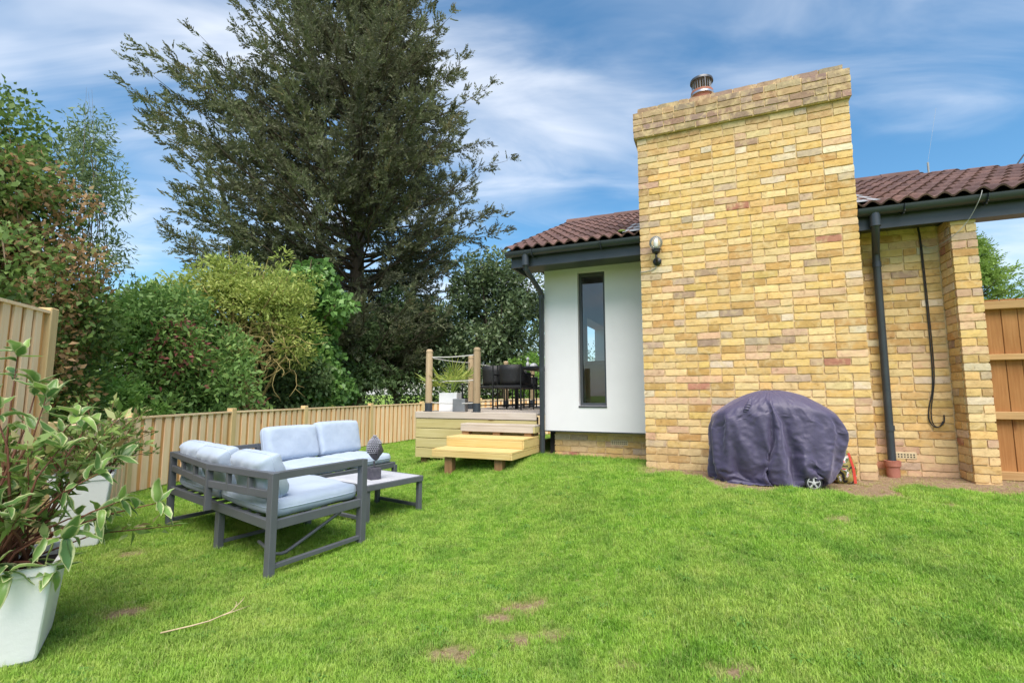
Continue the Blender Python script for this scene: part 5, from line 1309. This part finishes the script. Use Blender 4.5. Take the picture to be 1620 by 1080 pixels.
# twig on the grass
tp_ = Vector((-1.42, 2.52)); tw = MB(V3(tp_))
def gp(x, y, h=0.03): return Vector((x, y, g(x, y) + h))
tw.tube([gp(-1.66, 2.46), gp(-1.55, 2.52, .035), gp(-1.49, 2.56, .04), gp(-1.44, 2.66, .045), gp(-1.44, 2.76, .06), gp(-1.47, 2.84, .05)], [0.004, 0.004, 0.0035, 0.003, 0.0022, 0.0015], 5)
tw.tube([gp(-1.46, 2.62, .042), gp(-1.405, 2.68, .05), gp(-1.385, 2.745, .045)], [0.003, 0.002, 0.001], 5); tw.tube([gp(-1.44, 2.70, .05), gp(-1.455, 2.74, .06), gp(-1.50, 2.80, .04)], [0.002, 0.0015, 0.001], 5)
t_ = tw.build('fallen_twig', 'dead_twig', None, smooth=True); t_.location = V3(tp_); tag(t_, 'pale forked twig lying on the grass in front of the sofa', 'twig')

# ================================================================== trees and shrubs beyond the fence
def conifer(name, label, base, height, prof, nbr, leaf, rise=0.6, seed=5, low=1.5, trunk_r=0.32, az_gain=None, lean=(0, 0), nsec=13, nspr=7, nlf=9, sec=0.22, ls=0.15, top_bias=1.1):
    """tall evergreen: ascending boughs, each with side branchlets that carry flat feathery sprays"""
    rg = np.random.default_rng(seed); t = thing(name, label, 'tree', base)
    zs, rsx = zip(*prof); P, D, VR, Ls = [], [], [], []; br = MB()
    for b_ in range(nbr):
        z0 = low + (height - low) * rg.random() ** top_bias; az = rg.random() * 2 * PI
        Rz = np.interp(z0 + 0.8, zs, rsx) * (0.58 + 0.45 * rg.random())
        if az_gain: Rz *= az_gain(az, z0)
        if Rz < 0.12: continue
        dirh = np.array([math.cos(az), math.sin(az), 0.0]); up = rise * (0.65 + 0.7 * rg.random()); f0 = z0 / height
        ts = np.linspace(0, 1, 8)
        pth = np.stack([dirh[0] * Rz * ts + lean[0] * f0, dirh[1] * Rz * ts + lean[1] * f0, z0 + Rz * up * (0.30 * ts + 0.70 * ts ** 1.8)], -1)
        pth += rg.normal(size=pth.shape) * 0.022 * Rz * ts[:, None]
        br.tube([tuple(q_) for q_ in pth], [max(0.004, 0.05 * (1 - 0.93 * k) * min(1, Rz / 3 + .25)) for k in ts], 5, False)
        bv = 0.30 * rg.random(); ns_ = max(6, int(nsec * (0.5 + 0.5 * Rz / max(rsx))))
        tt = 0.18 + 0.82 * ((np.arange(ns_) + rg.random(ns_)) / ns_) ** 0.8
        for ti in tt:
            c = np.array([np.interp(ti, ts, pth[:, i]) for i in range(3)]); k = min(6, int(ti * 7)); tg = unit(pth[k + 1] - pth[k])
            r_ = rg.normal(size=3); r_ -= tg * r_.dot(tg); r_ = unit(r_ * np.array([1, 1, 0.75]))
            ln2 = (sec * Rz * (1.12 - ti) + 0.22) * (0.6 + 0.7 * rg.random()); d2 = unit(tg * (0.75 + 0.5 * ti) + r_ * (0.75 if ti < 0.93 else 0.25) + np.array([0, 0, 0.12]))
            m = max(3, int(nspr * (0.4 + ln2)))
            for q_ in range(m):
                f = (q_ + rg.random()) / m; p0 = c + d2 * ln2 * f + rg.normal(size=3) * 0.05 + np.array([0, 0, -0.22 * f * f * ln2])
                dd = unit(d2 + rg.normal(size=3) * 0.42); s0 = unit(np.cross(dd, rg.normal(size=3)))
                n = nlf; u_ = (np.arange(n) + 0.5) / n; sg = np.where(np.arange(n) % 2 == 0, 1, -1); L_ = ls * (2.0 + rg.random())
                P.append(p0 + dd * (u_ * L_)[:, None]); D.append(dd[None] * 0.95 + s0[None] * (sg * (0.9 - 0.55 * u_))[:, None] + rg.normal(size=(n, 3)) * 0.15 + np.array([0, 0, -0.1]))
                Ls.append(ls * (1.15 - 0.5 * u_)); VR.append(np.clip(bv + 0.28 * ti + 0.32 * rg.random() + 0.12 * rg.random(n), 0, 0.93 if rg.random() < 0.985 else 1))
    P = np.concatenate(P); D = np.concatenate(D); Ls = np.concatenate(Ls); VR = np.concatenate(VR)
    link('crown', leaves_mesh('crown', P, D, Ls, Ls * 0.42, leaf, VR, fold=0.1, nrm=rg.normal(size=P.shape)), t)
    mb = br
    mb.tube([(lean[0] * k, lean[1] * k, -0.3 + height * k) for k in np.linspace(0, 0.97, 9)], [trunk_r * (1 - 0.93 * k) for k in np.linspace(0, 0.97, 9)], 10); mb.build('trunk', 'bark', t, smooth=True)
    return t
d_ = 17.0
conifer('conifer_tree', 'huge dark feathery conifer towering behind the garden fence', (px(566, d_), d_, 0), 21.0,
        [(0, 4.0), (3, 5.4), (6, 6.0), (9, 6.0), (12, 4.7), (14.7, 2.9), (18, 1.4), (21, 0.15)], 540, 'conifer_leaf', 0.36, 5, low=1.2, nspr=9, nlf=11, ls=0.115, lean=(-0.5, 0),
        az_gain=lambda az, z: 1.0 + 0.10 * max(0, -math.cos(az)) - 0.30 * max(0, math.cos(az)) * (1 if z < 5.5 else 0.25))
# small clipped conifer seen past the gate
conifer('cypress_tree', 'light green conical cypress beyond the wooden gate', (px(1545, 15.5), 15.5, 0), 6.9, [(0, 3.3), (2, 2.9), (4, 2.0), (5.6, 0.9), (6.9, 0.05)], 330, 'cypress_leaf', 0.28, 9, low=0.4, trunk_r=0.12, nsec=9, nspr=5, nlf=7, ls=0.12, top_bias=0.9)
pole = thing('utility_pole', 'weathered grey pole with a cap standing by the cypress', 'pole', (px(1541, 13.5), 13.5, 0)); hp_ = pz(360, 13.5)
MB().tube([(0, 0, -0.2), (0, 0, hp_ - 0.05)], [0.115, 0.095], 12).build('shaft', 'pole_grey', pole, smooth=True, autosm=0.8); MB().lathe([(0.10, hp_ - 0.06), (0.115, hp_ - 0.05), (0.11, hp_ - 0.01), (0.0, hp_)], (0, 0, 0), 12).build('cap', 'lead', pole, smooth=True, autosm=0.8)

# bramble thicket behind the tall fence: three shrubs
def crown_of(parts, n):
    out = []
    for (x, y, z, rx, ry, rz, k) in parts: out += sub_clumps(x, y, z, rx, ry, rz, k)
    return out
tree('ivy_thicket', 'tall tangled thicket of green and browned leaves above the tall fence', 'shrub', (-5.3, 5.0, 0),
     crown_of([(-6.25, 5.0, 3.75, 0.85, 1.0, 1.2, 28), (-5.8, 5.1, 2.95, 0.95, 1.0, 1.0, 28), (-5.4, 5.2, 2.1, 0.85, 1.0, 0.95, 26), (-4.95, 5.35, 1.6, 0.5, 0.7, 0.8, 16), (-5.3, 5.2, 0.9, 0.9, 0.8, 0.8, 14)], 0), 44000, 0.068, 0.040, 'bramble_leaf', 'twig_bark', 0.035, 30, cvar=0.62)
tree('wispy_shrub', 'wispy shrub with fine grey green leaves reaching over the tall fence', 'shrub', (-5.2, 6.2, 0),
     crown_of([(-5.45, 6.1, 3.5, 0.5, 0.6, 0.9, 20), (-5.75, 6.2, 4.2, 0.6, 0.5, 0.75, 12), (-5.2, 6.1, 2.7, 0.35, 0.4, 0.5, 8)], 0), 5200, 0.075, 0.02, 'willow_leaf', 'twig_bark', 0.02, 14, droop=0.2)
tree('elder_bush', 'mixed green bush flushed with dark red leaves behind the low fence', 'bush', (-6.2, 8.2, 0),
     crown_of([(-6.35, 8.3, 1.75, 1.1, 0.9, 1.25, 28), (-5.4, 8.7, 1.3, 0.9, 0.8, 1.1, 24), (-6.95, 8.2, 2.2, 0.8, 0.8, 0.9, 16), (-5.9, 8.0, 0.7, 1.2, 0.6, 0.6, 16)], 0), 30000, 0.10, 0.045, 'elder_leaf', 'twig_bark', 0.06, 18)
rr_ = random.Random(12)
yc = []
for k in range(125):
    xx = rr_.uniform(-7.4, -4.3); f = (xx + 7.4) / 3.1; top = 2.85 + 1.05 * math.sin(PI * min(1, f * 0.72 + 0.15)); zz_ = top - abs(rr_.gauss(0, 0.75)) - 0.1 + rr_.uniform(-.15, .15)
    r_ = rr_.uniform(0.14, 0.34); yc.append((xx, 10.2 + rr_.uniform(-.7, .5), zz_, r_ * 1.3, r_, r_ * 0.7))
for k in range(16):
    xx = rr_.uniform(-6.9, -4.1); r_ = rr_.uniform(0.08, 0.17); yc.append((xx, 10.2 + rr_.uniform(-.4, .3), 3.55 + rr_.uniform(-.1, .55) - 0.25 * abs(xx + 5.2), r_ * 1.2, r_, r_ * 1.5))
yb_ = tree('yellow_bush', 'yellow green bush with bare lichened branches arching over the fence', 'bush', (-5.2, 10.3, 0), yc, 19000, 0.095, 0.034, 'yellow_leaf', 'lichen_bark', 0.09, 40, cvar=0.5)
mb = MB((-5.2, 10.3, 0)); rs = random.Random(4)
for k in range(60):
    p_ = Vector((-5.15 + rs.uniform(-.7, .7), 9.85 + rs.uniform(-.2, .3), 2.15 + rs.uniform(-.5, .4))); az = rs.uniform(0, 2 * PI); d = Vector((math.cos(az), -0.3 * abs(math.sin(az)), rs.uniform(-.5, .4))); pth_ = [p_]
    for q_ in range(7):
        d = (d + Vector((rs.gauss(0, .35), rs.gauss(0, .25), rs.gauss(-.08, .35)))).normalized(); p_ = p_ + d * rs.uniform(0.09, 0.17); pth_.append(p_)
    mb.tube(pth_, [0.012 - 0.0012 * q_ for q_ in range(8)], 5)
    for q_ in range(3): f = pth_[rs.randrange(2, 7)]; mb.tube([f, f + Vector((rs.uniform(-.2, .2), rs.uniform(-.1, .1), rs.uniform(-.18, .18)))], [0.006, 0.002], 4)
mb.build('bare_branches', 'lichen_bark', yb_, smooth=True)
tree('hazel_bush', 'fresh mid green bush filling the gap below the yellow bush', 'bush', (-5.9, 10.9, 0),
     crown_of([(-6.0, 10.9, 1.5, 0.9, 0.7, 1.2, 22), (-5.0, 11.2, 1.2, 0.8, 0.6, 0.9, 16), (-6.9, 10.6, 1.9, 0.8, 0.7, 1.0, 16)], 0), 17000, 0.11, 0.06, 'ash_leaf', 'twig_bark', 0.05, 14)
tree('ivy_stump', 'rounded old trunk clad in glossy heart shaped ivy behind the fence', 'tree', (-4.85, 11.9, 0),
     crown_of([(-5.0, 11.7, 3.35, 0.9, 0.8, 0.8, 28), (-4.85, 11.8, 2.2, 0.75, 0.75, 1.0, 26), (-4.7, 11.9, 1.2, 0.85, 0.8, 0.9, 22)], 0), 15000, 0.13, 0.11, 'ivy_leaf', 'twig_bark', 0.22, 14, outdir=0.35, droop=0.8)
tree('bright_seedling', 'fresh bright green bush just above the low fence by the thicket', 'bush', (-5.15, 6.9, 0),
     crown_of([(-5.2, 6.75, 0.95, 0.45, 0.4, 0.5, 14)], 0), 3500, 0.08, 0.03, 'bright_leaf', 'twig_bark', 0.025, 8)
tree('ash_tree', 'soft mid green tree below the conifer behind the deck', 'tree', (px(625, 17.5), 17.5, 0),
     crown_of([(px(610, 17.0), 17.0, 3.2, 1.7, 1.4, 1.5, 26), (px(650, 18), 18, 2.9, 1.7, 1.4, 1.5, 22), (px(690, 19), 19, 2.6, 1.5, 1.3, 1.5, 20), (px(570, 16), 16, 2.0, 1.3, 1.0, 1.3, 16)], 0), 26000, 0.17, 0.06, 'ash_leaf', 'bark', 0.14, 16)
tree('holly_tree', 'loose glossy dark evergreen tree rising behind the deck', 'tree', (px(790, 16.5), 16.5, 0),
     crown_of([(px(775, 16.3), 16.3, 4.2, 1.15, 1.1, 1.75, 34), (px(830, 16.5), 16.5, 3.7, 1.0, 1.0, 1.6, 26), (px(730, 16), 16, 3.6, 0.8, 0.8, 0.9, 16), (px(780, 16), 16, 2.2, 1.6, 1.1, 1.2, 24)], 0), 24000, 0.13, 0.07, 'holly_leaf', 'bark', 0.13, 26)
tree('bright_bush', 'light green bush showing between the deck and the white wall', 'bush', (px(842, 15.2), 15.2, 0),
     crown_of([(px(842, 15.2), 15.2, 1.7, 0.7, 0.6, 0.9, 12)], 0), 3500, 0.12, 0.05, 'bright_leaf', 'bark', 0.04, 8)
# understorey that closes the view along the boundary
P, Nn, cid = clump_points([(-6.9 + 0.9 * k + RNG.normal() * 0.2, 10.0 + 0.95 * k + (2.5 if k > 6 else 0) * 0.4, 0.55 + 0.25 * RNG.random(), 0.95, 0.8, 0.95 + 0.3 * RNG.random()) for k in range(9)] + [(-8.5 + 0.5 * k, 8.0 + 1.0 * k, 1.4, 1.3, 1.0, 1.6) for k in range(5)] + [(-3 + 1.35 * k, 18.2 + RNG.normal() * 0.5, 0.9, 1.3, 1.0, 1.3) for k in range(7)] + [(-17 + 1.6 * k, 22.5 + RNG.normal() * 0.7, 1.2 + 0.3 * RNG.random(), 1.5, 1.0, 1.9 + 0.6 * RNG.random()) for k in range(16)], 52000, 0.5)
l_ = 0.13 * (0.6 + 0.8 * RNG.random(len(P)))
und = link('undergrowth', leaves_mesh('undergrowth', P, Nn * 0.5 + RNG.normal(size=P.shape) * 0.7, l_, l_ * 0.45, 'hedge_leaf')); tag(und, 'dark undergrowth filling the ground behind the low fence', 'undergrowth', None, 'stuff')

# ================================================================== grass
def tuft_mesh(seed, n=13, h=0.045, spread=0.028):
    r = np.random.default_rng(seed); V, F = [], []
    for k in range(n):
        a_ = r.random() * 6.28; rr = spread * r.random() ** 0.5; b_ = np.array([math.cos(a_) * rr, math.sin(a_) * rr, -0.004])
        az = r.random() * 6.28; ln = h * (0.55 + 0.75 * r.random()); bend = 0.25 + 0.85 * r.random(); d = np.array([math.cos(az), math.sin(az), 0]); s = np.array([-d[1], d[0], 0]) * (0.0011 + 0.0007 * r.random())
        p1 = b_ + np.array([0, 0, ln * 0.55]) + d * ln * 0.16 * bend; p2 = p1 + np.array([0, 0, ln * 0.5 * (1 - 0.55 * bend)]) + d * ln * 0.5 * bend
        i = len(V); V += [b_ - s, b_ + s, p1 - s * 0.9, p1 + s * 0.9, p2]; F += [(i, i + 1, i + 3, i + 2), (i + 2, i + 3, i + 4)]
    me = bpy.data.meshes.new('tuft'); me.from_pydata([tuple(v) for v in V], [], F); me.materials.append(MATS['grass_blade']); return me
tcol = bpy.data.collections.new('grass_tufts')
for k in range(7):
    o = bpy.data.objects.new('grass_tuft_%s' % 'abcdefg'[k], tuft_mesh(100 + k, 13, (0.024, 0.028, 0.033, 0.023, 0.030, 0.040, 0.026)[k])); tcol.objects.link(o)
def weed_mesh():
    V, F = [], []; r = np.random.default_rng(77)
    for k in range(7):
        az = 2 * PI * k / 7 + r.random() * 0.5; d = np.array([math.cos(az), math.sin(az), 0]); s = np.array([-d[1], d[0], 0]); ln = 0.035 + 0.02 * r.random(); i = len(V)
        V += [np.array([0, 0, 0.004]), d * ln * .55 + s * 0.006 + [0, 0, 0.018], d * ln + [0, 0, 0.010], d * ln * .55 - s * 0.006 + [0, 0, 0.018]]; F.append((i, i + 1, i + 2, i + 3))
    me = bpy.data.meshes.new('weed'); me.from_pydata([tuple(v) for v in V], [], F); me.materials.append(MATS['bright_leaf']); return me
tcol.objects.link(bpy.data.objects.new('grass_tuft_w', weed_mesh()))
pts = []
def scatter(y0, y1, dens, xr=1.18):
    x0, x1 = -xr * y1 - 0.6, xr * y1 + 0.6; x0 = max(x0, -6.5); x1 = min(x1, 6.0)
    n = int(dens * (x1 - x0) * (y1 - y0)); pts.append(np.stack([x0 + (x1 - x0) * RNG.random(n), y0 + (y1 - y0) * RNG.random(n)], -1))
scatter(1.0, 2.2, 4200); scatter(2.2, 3.2, 3400); scatter(3.2, 4.6, 2300); scatter(4.6, 6.5, 1300); scatter(6.5, 9.0, 600); scatter(9.0, 14.5, 300)
xy = np.concatenate(pts)
bare = bare_at(xy[:, 0], xy[:, 1])
dx = xy[:, 0] - HO.x; dy = xy[:, 1] - HO.y; s_ = dx * HU.x + dy * HU.y; o_ = dx * HN.x + dy * HN.y
inside = ((s_ > -1.30) & (o_ > 0.80)) | ((s_ > -0.0) & (s_ < 2.06) & (o_ > -0.01)) | ((s_ > 2.0) & (o_ > 0.44)) | ((s_ > -3.3) & (s_ < -1.3) & (o_ > 0.75)) | ((s_ > 2.76) & (s_ < 2.97) & (o_ > 0.09))
thin = RNG.random(len(xy)) < (0.9 * bare)
frust = np.abs(xy[:, 0]) < 1.10 * xy[:, 1] + 0.5
keep = ~inside & ~thin & frust
xy = xy[keep]; bare = bare[keep]; n = len(xy)
# clumpiness: some patches longer, some shorter
patch = 0.5 + 0.5 * np.sin(xy[:, 0] * 3.1 + 1.7 * np.sin(xy[:, 1] * 2.3)) * np.cos(xy[:, 1] * 2.7 + 1.3 * np.sin(xy[:, 0] * 3.7))
fine = 0.5 + 0.5 * np.sin(xy[:, 0] * 17 + 3 * np.sin(xy[:, 1] * 11)) * np.cos(xy[:, 1] * 19 + 2 * np.sin(xy[:, 0] * 13))
size = (0.70 + 0.30 * patch + 0.25 * fine + 0.25 * RNG.random(n)) * (1 - 0.4 * bare)
size *= 1 + 0.35 * np.clip((xy[:, 1] - 3) / 6, 0, 1)
dry = np.clip(0.75 * bare + 0.30 * (RNG.random(n) < 0.08) + 0.10 * (1 - patch) * RNG.random(n), 0, 1)
left = np.clip((-1.0 - xy[:, 0]) / 2.0, 0, 1) * np.clip((4.6 - xy[:, 1]) / 1.5, 0, 1); dry = np.clip(dry + 0.40 * left * RNG.random(n), 0, 1)
me = bpy.data.meshes.new('grass'); me.vertices.add(n)
me.vertices.foreach_set('co', np.stack([xy[:, 0], xy[:, 1], gh(xy[:, 0], xy[:, 1])], -1).astype(np.float32).ravel())
for nm, arr in (('size', size), ('dry', dry), ('spin', RNG.random(n) * 6.28), ('pick', np.where(RNG.random(n) < 0.004, 7, RNG.integers(0, 7, n)).astype(float))):
    at = me.attributes.new(nm, 'FLOAT', 'POINT'); at.data.foreach_set('value', arr.astype(np.float32))
grass = link('grass', me); tag(grass, 'short green grass blades covering the lawn', 'grass', None, 'stuff'); me.materials.append(MATS['grass_blade'])
ng = bpy.data.node_groups.new('grass_scatter', 'GeometryNodeTree'); ng.interface.new_socket('Geometry', in_out='INPUT', socket_type='NodeSocketGeometry'); ng.interface.new_socket('Geometry', in_out='OUTPUT', socket_type='NodeSocketGeometry')
gn = ng.nodes; gl_ = ng.links; gi = gn.new('NodeGroupInput'); go = gn.new('NodeGroupOutput')
iop = gn.new('GeometryNodeInstanceOnPoints'); ci = gn.new('GeometryNodeCollectionInfo'); ci.inputs['Collection'].default_value = tcol; ci.inputs['Separate Children'].default_value = True; ci.inputs['Reset Children'].default_value = True
def attr(nm):
    a_ = gn.new('GeometryNodeInputNamedAttribute'); a_.data_type = 'FLOAT'; a_.inputs['Name'].default_value = nm; return a_.outputs['Attribute']
m2p = gn.new('GeometryNodeMeshToPoints'); gl_.new(gi.outputs[0], m2p.inputs['Mesh']); gl_.new(m2p.outputs[0], iop.inputs['Points']); gl_.new(ci.outputs[0], iop.inputs['Instance']); iop.inputs['Pick Instance'].default_value = True
f2i = gn.new('FunctionNodeFloatToInt'); gl_.new(attr('pick'), f2i.inputs[0]); gl_.new(f2i.outputs[0], iop.inputs['Instance Index'])
cx = gn.new('ShaderNodeCombineXYZ'); gl_.new(attr('spin'), cx.inputs[2]); gl_.new(cx.outputs[0], iop.inputs['Rotation'])
cs = gn.new('ShaderNodeCombineXYZ'); sz_ = attr('size')
for i in range(3): gl_.new(sz_, cs.inputs[i])
gl_.new(cs.outputs[0], iop.inputs['Scale']); gl_.new(iop.outputs[0], go.inputs[0])
md = grass.modifiers.new('scatter', 'NODES'); md.node_group = ng
for me_ in bpy.data.meshes:
    if me_.name.startswith('tuft'): pass
